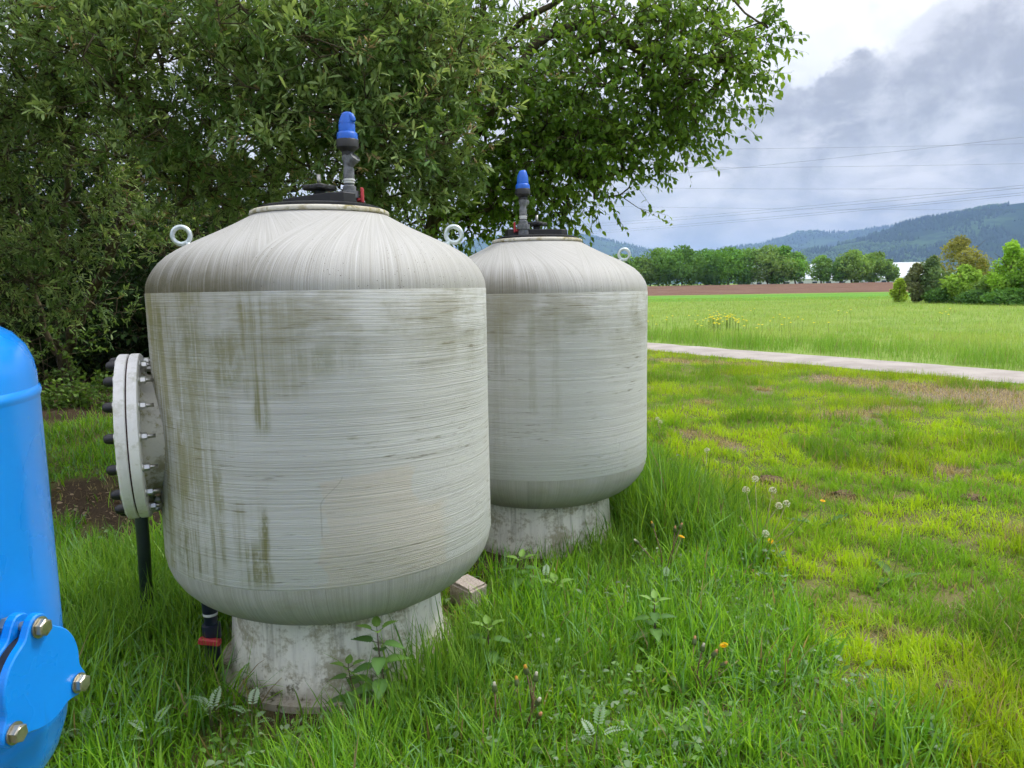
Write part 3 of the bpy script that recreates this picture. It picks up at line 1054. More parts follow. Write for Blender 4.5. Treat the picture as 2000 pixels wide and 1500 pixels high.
    ws_me = MB().lathe([(0.0215, 0.0775), (0.0215, 0.0815)], 18, cap1=True).mesh('washer')
    for k in range(16):
        b = 2 * PI * (k + 0.38) / 16
        P = M @ T(0.287 * math.cos(b), 0.287 * math.sin(b), 0)
        bolt = link('bolt', stud_me, M_THREAD, root)
        bolt.matrix_local = P
        for nm, me, mt in (('nut', nut_me, M_STEEL), ('cap', cap_me, M_BLACK2), ('washer', ws_me, M_STEEL)):
            link(nm, me, mt, bolt)
    if with_extras:
        pv = at(276, 1010, 3.33)
        px_, py_ = pv[0] - loc[0], pv[1] - loc[1]
        MB().tube([(px_ + 0.30, py_, 0.80), (px_ + 0.10, py_, 0.80), (px_ + 0.03, py_, 0.775), (px_, py_, 0.70), (px_, py_, 0.4), (px_ - 0.01, py_, -0.03)],
                  [0.03, 0.03, 0.032, 0.030, 0.028, 0.028], 16).build('side_pipe', M_DARKPVC, root)
        qv = at(412, 1215, 2.86)
        qx, qy = qv[0] - loc[0], qv[1] - loc[1]
        dv_ = MB().lathe([(0.030, 0.34), (0.030, 0.275), (0.026, 0.27), (0.026, 0.22)], 20, T(qx, qy, 0)).build('drain_valve', M_NAVY, root, 40)
        MB().lathe([(0.0275, 0.262), (0.029, 0.263), (0.029, 0.275), (0.0275, 0.276)], 20, T(qx, qy, 0)).build('white_ring', M_TAPE, dv_)
        MB().lathe([(0.026, 0.225), (0.036, 0.222), (0.036, 0.165), (0.032, 0.158), (0.032, 0.02), (0.026, -0.02)], 20, T(qx, qy, 0)).build('valve_body', M_NAVY, dv_, 40)
        MB().box(0.088, 0.03, 0.026, T(qx + 0.005, qy - 0.035, 0.165) @ Matrix.Rotation(0.12, 4, 'Y'), 0.005).build('red_handle', M_RED, dv_)
    return root


DR1 = [(-98, 3.4, 1.20, 1.57, 0.9), (-96, 3.0, 1.08, 1.34, 0.9), (-94.3, 1.2, 1.12, 1.57, 0.6), (-106, 5.5, 1.22, 1.44, 0.7), (-96.8, 2.2, 0.54, 0.84, 0.95), (-101, 5.5, 0.54, 0.72, 0.85), (-105, 2.5, 0.62, 0.86, 0.6),
       (-126, 10, 0.54, 0.76, 0.85), (-112, 3.0, 0.60, 0.98, 0.7), (-119, 4.0, 0.62, 1.0, 0.6), (-133, 7, 1.05, 1.54, 0.85), (-142, 7, 0.6, 1.5, 0.8), (-122, 4, 1.1, 1.54, 0.5), (-114, 3, 1.05, 1.54, 0.5),
       (-78, 6, 1.26, 1.40, 0.5), (-70, 4, 1.29, 1.37, 0.4), (-88, 9, 1.2, 1.56, 0.35), (-84, 2, 1.30, 1.38, 0.6)]
TANK_MATS1 = (barrel_mat('tank_barrel_wound_stained', DR1, True, 0.9, 1), dome_mat('tank_dome_wound_stained', R(-98), 1.0, 1.0),
              dome_mat('tank_bottom_wound', 0.3, 0.5, 5.0, True))
DR2 = [(-110, 4, 1.1, 1.56, 0.35), (-95, 2, 0.9, 1.5, 0.25), (-84, 2.5, 0.8, 1.5, 0.22), (-60, 4, 1.3, 1.56, 0.12)]
TANK_MATS2 = (barrel_mat('tank_barrel_wound_clean', DR2, False, 0.35, 2), dome_mat('tank_dome_wound_clean', R(-70), 0.75, 8.0),
              dome_mat('tank_bottom_wound_grey', 1.1, 0.5, 12.0, True))
C1 = (-0.772, 3.10)
C2 = (0.168, 4.62)
GRP_T = 'white wound fibreglass filter tanks'
build_tank('filter_tank', (C1[0], C1[1], 0), 'large off-white fibreglass filter tank with green stains, nearest, bolted manhole on its left', GRP_T,
           TANK_MATS1, 202.0, R(-38), (0.112, 0.05), R(-25), R(0), (190, 10), True)
build_tank('filter_tank', (C2[0], C2[1], -0.031), 'cleaner off-white fibreglass filter tank standing behind and right of the stained one', GRP_T,
           TANK_MATS2, 150, R(12), (-0.085, -0.105), R(60), R(180), (5, 185), False)


# ================================================================== BLUE STEEL TANK (left edge)
def blue_paint(nt):
    p = nt.coord('Object')
    n1 = nt.noise(p, 4.0, 4, 0.6)
    n2 = nt.noise(p, 160.0, 2, 0.5)
    n3 = nt.noise(nt.vm('MULTIPLY', p, (26, 26, 3.0)), 1.0, 4, 0.65)
    c = nt.mix(nt.ss(n1, 0.3, 0.7), (0.0015, 0.225, 0.78), (0.002, 0.255, 0.85))
    c = nt.mix(nt.m('MULTIPLY', nt.ss(n3, 0.60, 0.74), 0.35), c, (0.02, 0.12, 0.42))
    sp = nt.noise(p, 38.0, 4, 0.7)
    c = nt.mix(nt.m('MULTIPLY', nt.ss(sp, 0.62, 0.74), 0.22), c, (0.20, 0.36, 0.55))
    return {'Base Color': c, 'Roughness': nt.ss(n1, 0.3, 0.7, 0.22, 0.34), 'Specular IOR Level': 0.5, 'Coat Weight': 0.3, 'Coat Roughness': 0.12,
            'Normal': nt.bump(n2, 0.05, 0.001)}


M_BLUE = material('blue_gloss_paint', blue_paint)


def build_blue():
    cx, cy = -1.093, 1.147
    root = empty('blue_steel_tank', (cx, cy, 0))
    tag(root, 'glossy blue steel tank cut off by the left edge of the picture', 'tank')
    zb = 0.835
    body = MB().lathe([(0.300, zb), (0.300, 1.0), (0.300, 1.378), (0.3008, 1.381), (0.3028, 1.3855), (0.3032, 1.391), (0.3012, 1.3965), (0.299, 1.399)], 128).build('body', M_BLUE, root)
    MB().lathe([(0.299, 1.397), (0.2985, 1.42), (0.295, 1.444), (0.286, 1.468), (0.268, 1.490), (0.240, 1.508), (0.19, 1.523), (0.10, 1.536), (0.0, 1.540)], 128).build('top_head', M_BLUE, root)
    MB().lathe([(0.0, 0.655), (0.10, 0.659), (0.18, 0.674), (0.225, 0.692), (0.258, 0.717), (0.281, 0.750), (0.294, 0.790), (0.2985, zb - 0.014), (0.3015, zb - 0.007), (0.3015, zb + 0.004), (0.2998, zb + 0.012)], 128).build('bottom_head', M_BLUE, root)
    for k in range(3):
        a = R(200) + 2 * PI * k / 3
        x, y = 0.20 * math.cos(a), 0.20 * math.sin(a)
        lg = MB().tube([(x, y, 0.72), (x * 1.15, y * 1.15, -0.03)], 0.03, 16).build('leg', M_BLUE, root)
    # hand hole with clamped cover on the side
    a = R(-8)
    n = Vector((math.cos(a), math.sin(a), 0))
    c = n * 0.362 + Vector((-n.y, n.x, 0)) * -0.009 + Vector((0, 0, 0.962))
    M = frame(c, n)
    angs = [R(-17), R(95), R(-133)]           # in the frame: 0 = up, +90 = towards the camera

    lug_dirs = []
    for hh, zz in ((0.0, 0.082), (0.068, -0.046), (-0.065, -0.050)):
        lug_dirs.append(math.atan2(-hh, zz))

    def outline(r0, r1, w):
        pts = []
        for k in range(96):
            t = 2 * PI * k / 96
            r = r0
            for d in lug_dirs:
                q = math.atan2(math.sin(t - d), math.cos(t - d))
                r = max(r, r0 + (r1 - r0) * math.exp(-(abs(q) / w) ** 2.6))
            pts.append((r * math.cos(t), r * math.sin(t)))
        return pts
    hand = MB().lathe([(0.064, -0.16), (0.064, -0.045), (0.068, -0.042)], 40, M).build('hand_hole', M_BLUE, root, 40)
    MB().prism(outline(0.075, 0.103, 0.26), -0.046, -0.030, M, 0.002).build('tank_flange', M_BLUE, hand)
    MB().lathe([(0.0, -0.031), (0.0705, -0.031), (0.0715, -0.022), (0.0705, -0.0135), (0.0, -0.0135)], 48, M).build('black_seal', M_BLACK2, hand, 40)
    cov = MB().prism(outline(0.077, 0.104, 0.26), -0.014, 0.0, M, 0.002)
    cov.build('cover', M_BLUE, hand)
    for d in lug_dirs:
        P = M @ T(0.083 * math.cos(d), 0.083 * math.sin(d), 0)
        b = MB().prism(hexagon(0.0138, d), 0.0025, 0.0130, P, 0.0012)
        b.lathe([(0.0108, 0.0128), (0.0100, 0.0137), (0.0, 0.0137)], 20, P)
        tb = MB().tube([(0, 0, -0.062), (0, 0, 0.003)], 0.0075, 12)
        b.addvf(tb.v, tb.f, True, P)
        o = b.build('bolt', M_BOLT, root, 30)
        MB().lathe([(0.0, 0.0005), (0.0160, 0.0005), (0.0165, 0.0028), (0.009, 0.003)], 24, P).build('washer', M_BOLT, o, 30)
        MB().prism(hexagon(0.0138, d + 0.4), -0.060, -0.0465, P, 0.001).build('nut', M_BOLT, o)


build_blue()


# ================================================================== VEGETATION TOOLS
def leaf_mat(name, trans=0.35, rough=0.5, spec=0.35):
    def b(nt):
        c = nt.attr('tint')
        return {'Base Color': c, 'Roughness': rough, 'Specular IOR Level': spec,
                '_translucent': (trans, nt.mix(0.35, c, (0.25, 0.42, 0.03), 'ADD') if False else nt.mix(0.55, c, nt.vm('MULTIPLY', c, (2.2, 2.0, 0.8))))}
    return material(name, b)


M_LEAF = leaf_mat('tree_leaf', 0.36, 0.5, 0.22)
M_SHADELEAF = leaf_mat('shaded_thicket_leaf', 0.15, 0.7, 0.08)  # sheen and translucency cut so the shade painted into thicket leaves stays dark
M_GRASS = leaf_mat('grass_blade', 0.42, 0.40, 0.25)
M_HERB = leaf_mat('herb_leaf', 0.35, 0.5, 0.35)
M_FARLEAF = leaf_mat('far_leaf', 0.25, 0.8, 0.1)


def bark_build(nt):
    p = nt.coord('Object')
    n1 = nt.noise(nt.vm('MULTIPLY', p, (18, 18, 5)), 1.0, 5, 0.65)
    n2 = nt.noise(p, 3, 3, 0.6)
    c = nt.mix(nt.ss(n1, 0.3, 0.7), (0.050, 0.042, 0.026), (0.15, 0.125, 0.075))
    c = nt.mix(nt.m('MULTIPLY', nt.ss(n2, 0.5, 0.7), 0.5), c, (0.075, 0.085, 0.035))
    return {'Base Color': c, 'Roughness': 0.9, 'Specular IOR Level': 0.15, 'Normal': nt.bump(n1, 0.6, 0.01)}


M_BARK = material('mossy_bark', bark_build)
M_STEM = plain('herb_stem', (0.10, 0.11, 0.04), 0.7, var=0.3)


def unit(v):
    return v / np.maximum(np.linalg.norm(v, axis=-1, keepdims=True), 1e-9)


def leaves_arrays(P, A, N, L, W, tint, bend=0.15, shape='ovate'):
    """P base points, A axis, N normal; returns V, F, C"""
    n = len(P)
    A = unit(A)
    S = unit(np.cross(A, N))
    N = np.cross(S, A)
    if shape == 'ovate':
        pr = [(0.0, 0.0), (0.33, 0.5), (0.70, 0.36), (1.0, 0.0)]
    elif shape == 'oblong':
        pr = [(0.0, 0.0), (0.40, 0.40), (0.75, 0.46), (1.0, 0.0)]
    else:
        pr = [(0.0, 0.0), (0.45, 0.5), (1.0, 0.0)]
    vs = []
    L_ = L[:, None]
    W_ = W[:, None]
    def pt(t, s):
        return P + A * L_ * t + S * W_ * s - N * (L_ * bend * t * t) + N * (W_ * 0.28 * abs(s))
    if len(pr) == 4:
        vs = [pt(0, 0), pt(pr[1][0], pr[1][1]), pt(pr[2][0], pr[2][1]), pt(1, 0), pt(pr[2][0], -pr[2][1]), pt(pr[1][0], -pr[1][1])]
        f = np.array([[0, 1, 5], [1, 2, 4], [1, 4, 5], [2, 3, 4]])
    else:
        vs = [pt(0, 0), pt(pr[1][0], pr[1][1]), pt(1, 0), pt(pr[1][0], -pr[1][1])]
        f = np.array([[0, 1, 3], [1, 2, 3]])
    m = len(vs)
    V = np.stack(vs, 1).reshape(-1, 3)
    F = (np.arange(n)[:, None, None] * m + f[None]).reshape(-1, 3)
    C = np.repeat(tint, m, 0)
    return V, F, C


def merge(parts):
    V, F, C = [], [], []
    b = 0
    for v, f, c in parts:
        V.append(v)
        F.append(f + b)
        C.append(c)
        b += len(v)
    return np.concatenate(V), np.concatenate(F), np.concatenate(C)


def frusta(P0, P1, r0, r1, m=5):
    """open tapered tubes, vectorised"""
    n = len(P0)
    A = unit(P1 - P0)
    h = np.where(np.abs(A[:, 2:3]) < 0.9, np.array([[0, 0, 1.0]]), np.array([[1.0, 0, 0]]))
    U = unit(np.cross(A, h))
    W = np.cross(A, U)
    ang = np.arange(m) * 2 * PI / m
    ring = U[:, None] * np.cos(ang)[None, :, None] + W[:, None] * np.sin(ang)[None, :, None]
    V = np.concatenate([P0[:, None] + ring * r0[:, None, None], P1[:, None] + ring * r1[:, None, None]], 1).reshape(-1, 3)
    f = []
    for k in range(m):
        a, b = k, (k + 1) % m
        f += [[a, b, b + m], [a, b + m, a + m]]
    F = (np.arange(n)[:, None, None] * 2 * m + np.array(f)[None]).reshape(-1, 3)
    return V, F


def grow(stems, tips, rng, step=0.28, sag=0.0):
    """stems: list of (polyline (k,3)); tips: branch ends. Returns nodes, parents, tip node index"""
    pos, par = [], []
    for s in stems:
        s = np.asarray(s, float)
        d = np.linalg.norm(np.diff(s, axis=0), axis=1)
        tt = np.concatenate([[0], np.cumsum(d)])
        k = max(3, int(tt[-1] / 0.22))
        q = np.stack([np.interp(np.linspace(0, tt[-1], k), tt, s[:, j]) for j in range(3)], 1)
        q[1:-1] += rng.normal(0, 0.018, (k - 2, 3))
        # attach the stem's foot to the nearest existing node if it is close
        p0 = -1
        if pos:
            dd = np.linalg.norm(np.array(pos) - q[0], axis=1)
            if dd.min() < 0.35:
                p0 = int(dd.argmin())
        for j in range(k):
            pos.append(q[j])
            par.append(p0 if j == 0 else len(pos) - 2)
    nstem = len(pos)
    cap = nstem + len(tips) * 14 + 10
    PA = np.zeros((cap, 3))
    PA[:nstem] = pos
    n = nstem
    S0 = PA[:nstem]
    d0 = np.array([np.min(np.linalg.norm(S0 - t, axis=1)) for t in tips])
    tipidx = np.zeros(len(tips), int)
    for ti in np.argsort(d0):
        t = tips[ti]
        v = PA[:n] - t
        d = np.sqrt((v * v).sum(1))
        cost = d + 0.55 * np.maximum(v[:, 2], 0) 
        j = int(cost.argmin())
        seg = t - PA[j]
        ln = np.linalg.norm(seg)
        k = min(12, max(1, int(ln / step)))
        bow = np.array([rng.normal(0, 0.05), rng.normal(0, 0.05), 0.10 + sag]) * ln
        prev = j
        for q in range(1, k + 1):
            u = q / k
            p = PA[j] + seg * u + bow * (4 * u * (1 - u)) * 0.6 + (rng.normal(0, 0.012, 3) if q < k else 0)
            PA[n] = p
            par.append(prev)
            prev = n
            n += 1
        tipidx[ti] = prev
    return PA[:n], np.array(par), tipidx, nstem


def pipe_radii(par, tipidx, r_tip, power):
    n = len(par)
    cnt = np.zeros(n)
    cnt[tipidx] += 1
    order = np.arange(n)[::-1]
    for i in order:
        if par[i] >= 0:
            cnt[par[i]] += cnt[i]
    return r_tip * np.maximum(cnt, 0.6) ** power


def build_tree(name, base, stems, tips, label, cat, rng, leaf, twigs=2, twig_len=(0.22, 0.4), per=12, r_tip=0.0035, power=0.46, group=None, r_max=0.16, catkins=0):
    """one tree: trunk, branches and a crown of single leaves"""
    root = empty(name, base)
    tag(root, label, cat, group)
    base = np.array(base)
    PA, par, ti, ns = grow(stems, tips, rng)
    rad = np.minimum(pipe_radii(par, ti, r_tip, power), r_max)
    ch = np.where(par >= 0)[0]
    pr = par[ch]
    thick = rad[ch] > 0.022
    e = ch[thick]
    V, F = frusta(PA[par[e]] - base, PA[e] - base, rad[par[e]].clip(0, None), rad[e], 9)
    # let limbs leave bigger stems at their own thickness
    r0 = np.minimum(rad[par[e]], rad[e] * 1.35)
    V, F = frusta(PA[par[e]] - base, PA[e] - base, r0, rad[e], 9)
    link('trunk', tri_mesh('trunk', V, F, True), M_BARK, root)
    e = ch[~thick]
    r0 = np.minimum(rad[par[e]], rad[e] * 1.4)
    V, F = frusta(PA[par[e]] - base, PA[e] - base, r0, rad[e], 4)
    # twigs
    K = len(tips) * twigs
    tp = np.repeat(PA[ti], twigs, 0)
    bd = unit(np.repeat(PA[ti] - PA[par[ti]], twigs, 0))
    out = unit(np.repeat(PA[ti], twigs, 0) - (base + np.array([0, 0, 1.5])))
    td = unit(bd * 0.7 + out * 0.35 + rng.normal(0, 0.55, (K, 3)) + np.array([0, 0, leaf.get('up', 0.1)]))
    tl = rng.uniform(*twig_len, K)
    te = tp + td * tl[:, None] + np.array([0, 0, -1.0]) * (tl * leaf.get('droop', 0.1))[:, None]
    V2, F2 = frusta(tp - base, te - base, np.full(K, 0.0028), np.full(K, 0.0012), 3)
    link('branches', tri_mesh('branches', np.concatenate([V, V2]), np.concatenate([F, F2 + len(V)]), True), M_BARK, root)['kind'] = 'stuff'
    # leaves
    u = np.tile(np.linspace(0.10, 1.0, per) ** leaf.get('tuft', 1.0), K)
    ki = np.repeat(np.arange(K), per)
    n = len(ki)
    P = tp[ki] + (te - tp)[ki] * u[:, None] + rng.normal(0, 0.006, (n, 3))
    A = td[ki] * leaf.get('fwd', 0.6) + rng.normal(0, 0.62, (n, 3)) + np.array([0, 0, leaf.get('hang', -0.1)])
    N = np.array([0, 0, 1.0]) + rng.normal(0, leaf.get('flut', 0.55), (n, 3))
    L = leaf['len'] * rng.uniform(0.55, 1.15, n)
    W = L * leaf['ratio'] * rng.uniform(0.8, 1.2, n)
    # colour varies by clump, by twig and by leaf; young leaves at the tips are lighter
    base_c = np.array(leaf['col'])
    young = np.array(leaf['young'])
    clump = np.repeat(rng.random(len(tips)), twigs)[ki]
    f = np.clip(0.45 * clump ** 2 + 0.20 * rng.random(n) + 0.45 * u ** 3 * clump, 0, 1)[:, None]
    C = (base_c * (1 - f) + young * f) * rng.uniform(0.8, 1.2, (n, 1))
    v, fc, c = leaves_arrays(P - base, A, N, L, W, C, leaf.get('bend', 0.15), leaf.get('shape', 'ovate'))
    o = link('crown', tri_mesh('crown', v, fc, False, tint=c), M_SHADELEAF if leaf.get('dark') else M_LEAF, root)
    o['kind'] = 'stuff'
    if catkins:
        k = rng.choice(K, catkins, replace=False)
        q = np.repeat(k, 7)
        m = len(q)
        P = tp[q] + (te - tp)[q] * rng.uniform(0.3, 1, m)[:, None]
        A = td[q] * 0.5 + rng.normal(0, 0.6, (m, 3))
        Lc = rng.uniform(0.03, 0.07, m)
        V1, F1 = frusta(P - base, P - base + unit(A) * Lc[:, None] * 0.5, np.full(m, 0.002), np.full(m, 0.0075), 5)
        V3, F3 = frusta(P - base + unit(A) * Lc[:, None] * 0.5, P - base + unit(A) * Lc[:, None], np.full(m, 0.0075), np.full(m, 0.001), 5)
        V = np.concatenate([V1, V3])
        cc = np.tile(np.repeat(np.array([[0.46, 0.36, 0.20]]) * rng.uniform(0.7, 1.25, (m, 1)), 10, 0), (2, 1))
        o = link('catkins', tri_mesh('catkins', V, np.concatenate([F1, F3 + len(V1)]), True, tint=cc), M_HERB, root)
        o['kind'] = 'stuff'
    return root


def blob_points(blobs, rng, per=6, spread=0.15):
    """blobs: (px, py, depth, rx px, ry px, rdepth m, count) ellipsoids surveyed in the photo -> world points in clumps"""
    out = []
    for (px, py, D, rx, ry, rd, cnt) in blobs:
        m = max(1, int(round(cnt / per)))
        q = unit(rng.normal(0, 1, (m, 3))) * (rng.random((m, 1)) ** 0.42)
        q = np.repeat(q, int(math.ceil(cnt / m)), 0)[:cnt]
        c = at(px, py, D)
        k = D / FPX
        sp = min(spread, 0.45 * min(rx, ry) * k)
        out.append(c + q * np.array([rx * k, rd, ry * k]) + np.clip(rng.normal(0, 1, (len(q), 3)), -1.8, 1.8) * sp * np.array([1, 1, 0.8]))
    return np.concatenate(out)


# ================================================================== NEAR TREES
def G(px, py):
    p = gnd(px, py)
    return np.array([p[0], p[1], gz(p[0], p[1])])


WILLOW = dict(len=0.092, ratio=0.25, tuft=0.45, col=(0.075, 0.160, 0.036), young=(0.420, 0.540, 0.230), shape='oblong', bend=0.10, hang=0.05, up=0.25, droop=0.05, fwd=0.75, flut=0.5)
CHERRY = dict(len=0.074, ratio=0.52, col=(0.085, 0.185, 0.024), young=(0.255, 0.395, 0.058), shape='ovate', bend=0.25, hang=-0.55, up=-0.05, droop=0.25, fwd=0.45, flut=0.6)
THICK_SHADED = dict(dark=True, len=0.145, ratio=0.50, col=(0.016, 0.036, 0.010), young=(0.035, 0.075, 0.018), shape='kite', bend=0.1, hang=-0.1, up=0.1, droop=0.1, fwd=0.5, flut=0.7)  # leaf greens darkened to stand in for canopy shade


def build_near_trees():
    rng = np.random.default_rng(101)
    # broadleaf tree over the second tank
    b = (-1.15, 8.7, gz(-1.15, 8.7) - 0.03)
    stems = [[b, at(835, 520, 8.6), at(850, 430, 8.4), at(880, 250, 8.0), at(930, 80, 7.8), at(960, -120, 7.6), at(980, -380, 7.6)],
             [at(866, 340, 8.2), at(960, 215, 7.6), at(1060, 70, 7.3), at(1136, 52, 7.2), at(1290, 108, 7.05), at(1400, 128, 6.95), at(1470, 100, 6.9)],
             [at(858, 380, 8.3), at(950, 290, 7.8), at(1051, 275, 7.5), at(1114, 330, 7.3), at(1170, 352, 7.2)],
             [at(852, 420, 8.4), at(815, 432, 8.3), at(780, 445, 8.2)],
             [at(850, 430, 8.4), at(900, 425, 8.2), at(970, 405, 7.9)],
             [at(900, 180, 7.9), at(1040, 20, 7.5), at(1220, -60, 7.2), at(1400, -20, 7.0), at(1500, 55, 6.9)],
             [at(890, 220, 8.0), at(760, 120, 8.0), at(680, 30, 8.0)]]
    blobs = [(900, 150, 7.9, 190, 180, 1.1, 260), (1080, 150, 7.4, 165, 160, .9, 290), (1235, 120, 7.1, 120, 120, .7, 180), (1360, 120, 7.0, 85, 75, .45, 52), (1325, 200, 7.0, 80, 70, .35, 46),
             (1300, 30, 7.05, 90, 50, .5, 44), (1375, 5, 7.0, 35, 25, .25, 9), (1440, 178, 6.9, 30, 26, .2, 12), (1425, 120, 6.95, 45, 26, .25, 16), (1480, 78, 6.9, 34, 18, .18, 10), (1508, 45, 6.9, 15, 24, .12, 6),
             (1020, 320, 7.6, 150, 90, .9, 220), (1150, 280, 7.3, 120, 85, .6, 120), (1260, 255, 7.1, 85, 62, .4, 40), (1330, 270, 7.0, 26, 22, .2, 8), (1290, 325, 7.0, 22, 18, .15, 6), (1185, 355, 7.2, 28, 20, .2, 7),
             (960, 405, 7.9, 120, 45, .6, 90), (1080, 385, 7.6, 40, 34, .3, 22), (1095, 425, 7.6, 14, 12, .1, 3), (880, 440, 8.2, 50, 34, .4, 26), (930, 455, 8.1, 18, 14, .2, 5), (790, 400, 8.6, 90, 70, .7, 60),
             (1050, -150, 7.5, 380, 130, 1.3, 240), (760, 60, 8.2, 130, 200, .9, 90)]
    build_tree('broadleaf_tree', b, stems, blob_points(blobs, rng), 'dark green broadleaf tree spreading its branches over the second tank', 'tree', rng, CHERRY,
               twigs=2, twig_len=(0.18, 0.40), per=9, r_max=0.085, power=0.42)
    # willow behind the first tank
    b = (-3.35, 9.4, gz(-3.35, 9.4) - 0.03)
    stems = [[b, at(470, 560, 9.3), at(455, 350, 9.0), at(452, 250, 8.8), at(430, 100, 8.4), at(400, -80, 8.0), at(380, -300, 8)],
             [at(478, 600, 9.35), at(520, 420, 9.0), at(570, 250, 8.3), at(640, 80, 7.6), at(700, -100, 7.2)],
             [at(468, 560, 9.3), at(400, 380, 9.1), at(352, 200, 8.6), at(340, 40, 8.2), at(330, -150, 8.0)],
             [at(490, 620, 9.4), at(600, 480, 9.2), at(700, 330, 8.6), at(790, 150, 8.0), at(830, -50, 7.6)],
             [at(455, 350, 9.0), at(380, 300, 8.3), at(300, 210, 7.6), at(230, 140, 7.2)]]
    blobs = [(380, 100, 6.6, 170, 160, .9, 150), (560, 100, 6.0, 170, 150, .9, 170), (720, 90, 5.7, 130, 130, .6, 125), (610, 240, 5.8, 150, 80, .5, 105), (760, 250, 5.7, 90, 100, .45, 85), (450, 260, 6.4, 130, 90, .6, 85),
             (330, 290, 6.8, 110, 90, .7, 70), (700, 370, 6.2, 90, 60, .4, 48), (520, 370, 7.2, 110, 60, .6, 50), (400, 400, 7.4, 90, 70, .6, 48), (250, 120, 6.0, 100, 120, .7, 75), (830, 190, 5.8, 80, 110, .4, 70),
             (850, 320, 6.0, 50, 60, .3, 32), (560, -220, 6.8, 330, 120, 1.4, 120), (320, 480, 8.2, 70, 60, .6, 28), (880, 60, 5.9, 90, 90, .5, 50), (740, 430, 6.6, 40, 30, .3, 14), (350, -480, 7.6, 420, 130, 2.2, 260)]  # last blob: unseen overhead foliage added to shade the ground
    build_tree('willow_tree', b, stems, blob_points(blobs, rng), 'grey green willow with spent tan catkins behind the nearest tank', 'tree', rng, WILLOW,
               twigs=3, twig_len=(0.16, 0.32), per=13, r_max=0.10, catkins=420)
    # willow at the upper left, many stems
    b = (-7.3, 12.2, gz(-7.3, 12.2) - 0.03)
    stems = [[b, at(112, 660, 11.9), at(116, 520, 11.6), at(126, 400, 11.3), at(140, 310, 11.0), at(162, 210, 10.5), at(170, 110, 10.0), at(180, -60, 9.5), at(180, -260, 9.5)],
             [at(125, 690, 12.0), at(160, 610, 11.7), at(216, 500, 11.3), at(250, 400, 11.0), at(270, 300, 10.6), at(290, 150, 10.0), at(300, -30, 9.5)],
             [at(120, 705, 12.1), at(180, 660, 11.9), at(205, 625, 11.7), at(250, 540, 11.4), at(300, 430, 11.2), at(330, 330, 11)],
             [at(108, 690, 12.0), at(60, 560, 11.7), at(30, 420, 11.2), at(0, 260, 10.5), at(-30, 80, 9.6), at(-60, -120, 9.0)],
             [at(116, 520, 11.6), at(150, 430, 11.4), at(180, 380, 11.2), at(226, 300, 10.8), at(240, 200, 10.2)]]
    blobs = [(60, 110, 7.4, 150, 150, 1.0, 150), (150, 200, 7.8, 140, 120, 1.0, 120), (30, 280, 7.8, 130, 110, .9, 115), (120, 30, 6.6, 150, 90, .8, 95), (200, 330, 9.0, 120, 80, .9, 42), (80, 400, 8.2, 120, 80, .8, 44), (150, 470, 8.4, 90, 50, .6, 26), (120, 545, 8.4, 90, 40, .5, 22),
             (30, 510, 8.2, 90, 60, .6, 34), (100, 595, 8.6, 70, 16, .4, 20), (20, 600, 8.8, 60, 24, .4, 14), (260, 450, 9.6, 80, 50, .7, 12), (-120, 200, 9, 140, 260, 1.2, 150), (60, -300, 8.6, 380, 150, 2.0, 260),
             (230, 560, 9.8, 60, 50, .6, 6), (200, 90, 7.6, 90, 100, .8, 70), (60, 470, 9.0, 100, 40, .8, 8), (80, -500, 8.0, 420, 150, 2.2, 260)]  # closing blob sits out of view overhead, added for shade below
    build_tree('willow_tree', b, stems, blob_points(blobs, rng), 'many-stemmed willow at the left behind the blue tank', 'tree', rng, WILLOW,
               twigs=3, twig_len=(0.18, 0.36), per=11, r_max=0.12, catkins=140)
    # dense thicket behind
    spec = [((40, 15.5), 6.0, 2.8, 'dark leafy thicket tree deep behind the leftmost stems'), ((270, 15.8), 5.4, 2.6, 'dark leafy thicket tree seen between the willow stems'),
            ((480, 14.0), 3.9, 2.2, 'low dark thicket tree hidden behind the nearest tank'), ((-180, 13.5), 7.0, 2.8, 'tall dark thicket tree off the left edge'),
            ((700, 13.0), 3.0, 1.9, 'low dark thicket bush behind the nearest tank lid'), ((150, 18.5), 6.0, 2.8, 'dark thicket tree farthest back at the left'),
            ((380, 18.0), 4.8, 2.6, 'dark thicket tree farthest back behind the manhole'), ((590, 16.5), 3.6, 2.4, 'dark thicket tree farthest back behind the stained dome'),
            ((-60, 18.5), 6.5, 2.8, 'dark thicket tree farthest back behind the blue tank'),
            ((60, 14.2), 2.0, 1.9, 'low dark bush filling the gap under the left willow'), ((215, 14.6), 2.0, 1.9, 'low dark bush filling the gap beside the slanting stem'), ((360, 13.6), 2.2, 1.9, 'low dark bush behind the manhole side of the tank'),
            ((-930, 5.2), 7.0, 2.3, 'unseen tall thicket tree added to shade the left side, beside the blue tank'), ((-560, 8.4), 7.5, 2.6, 'unseen tall thicket tree added to shade the left side, before the willow')]  # this pair is unseen, added past the left edge to shade that side
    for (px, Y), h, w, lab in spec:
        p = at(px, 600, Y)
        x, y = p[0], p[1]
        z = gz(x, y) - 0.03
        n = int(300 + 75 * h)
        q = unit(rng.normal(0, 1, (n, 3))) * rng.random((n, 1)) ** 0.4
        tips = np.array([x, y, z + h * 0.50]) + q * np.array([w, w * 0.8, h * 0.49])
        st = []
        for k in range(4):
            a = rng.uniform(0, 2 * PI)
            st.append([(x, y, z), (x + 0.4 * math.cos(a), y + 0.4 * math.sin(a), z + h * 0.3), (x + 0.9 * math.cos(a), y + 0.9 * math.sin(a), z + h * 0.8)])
        build_tree('thicket_tree', (x, y, z), st, tips, lab, 'tree', rng, THICK_SHADED, twigs=2, twig_len=(0.25, 0.5), per=8, group='thicket trees at the back', r_max=0.08)
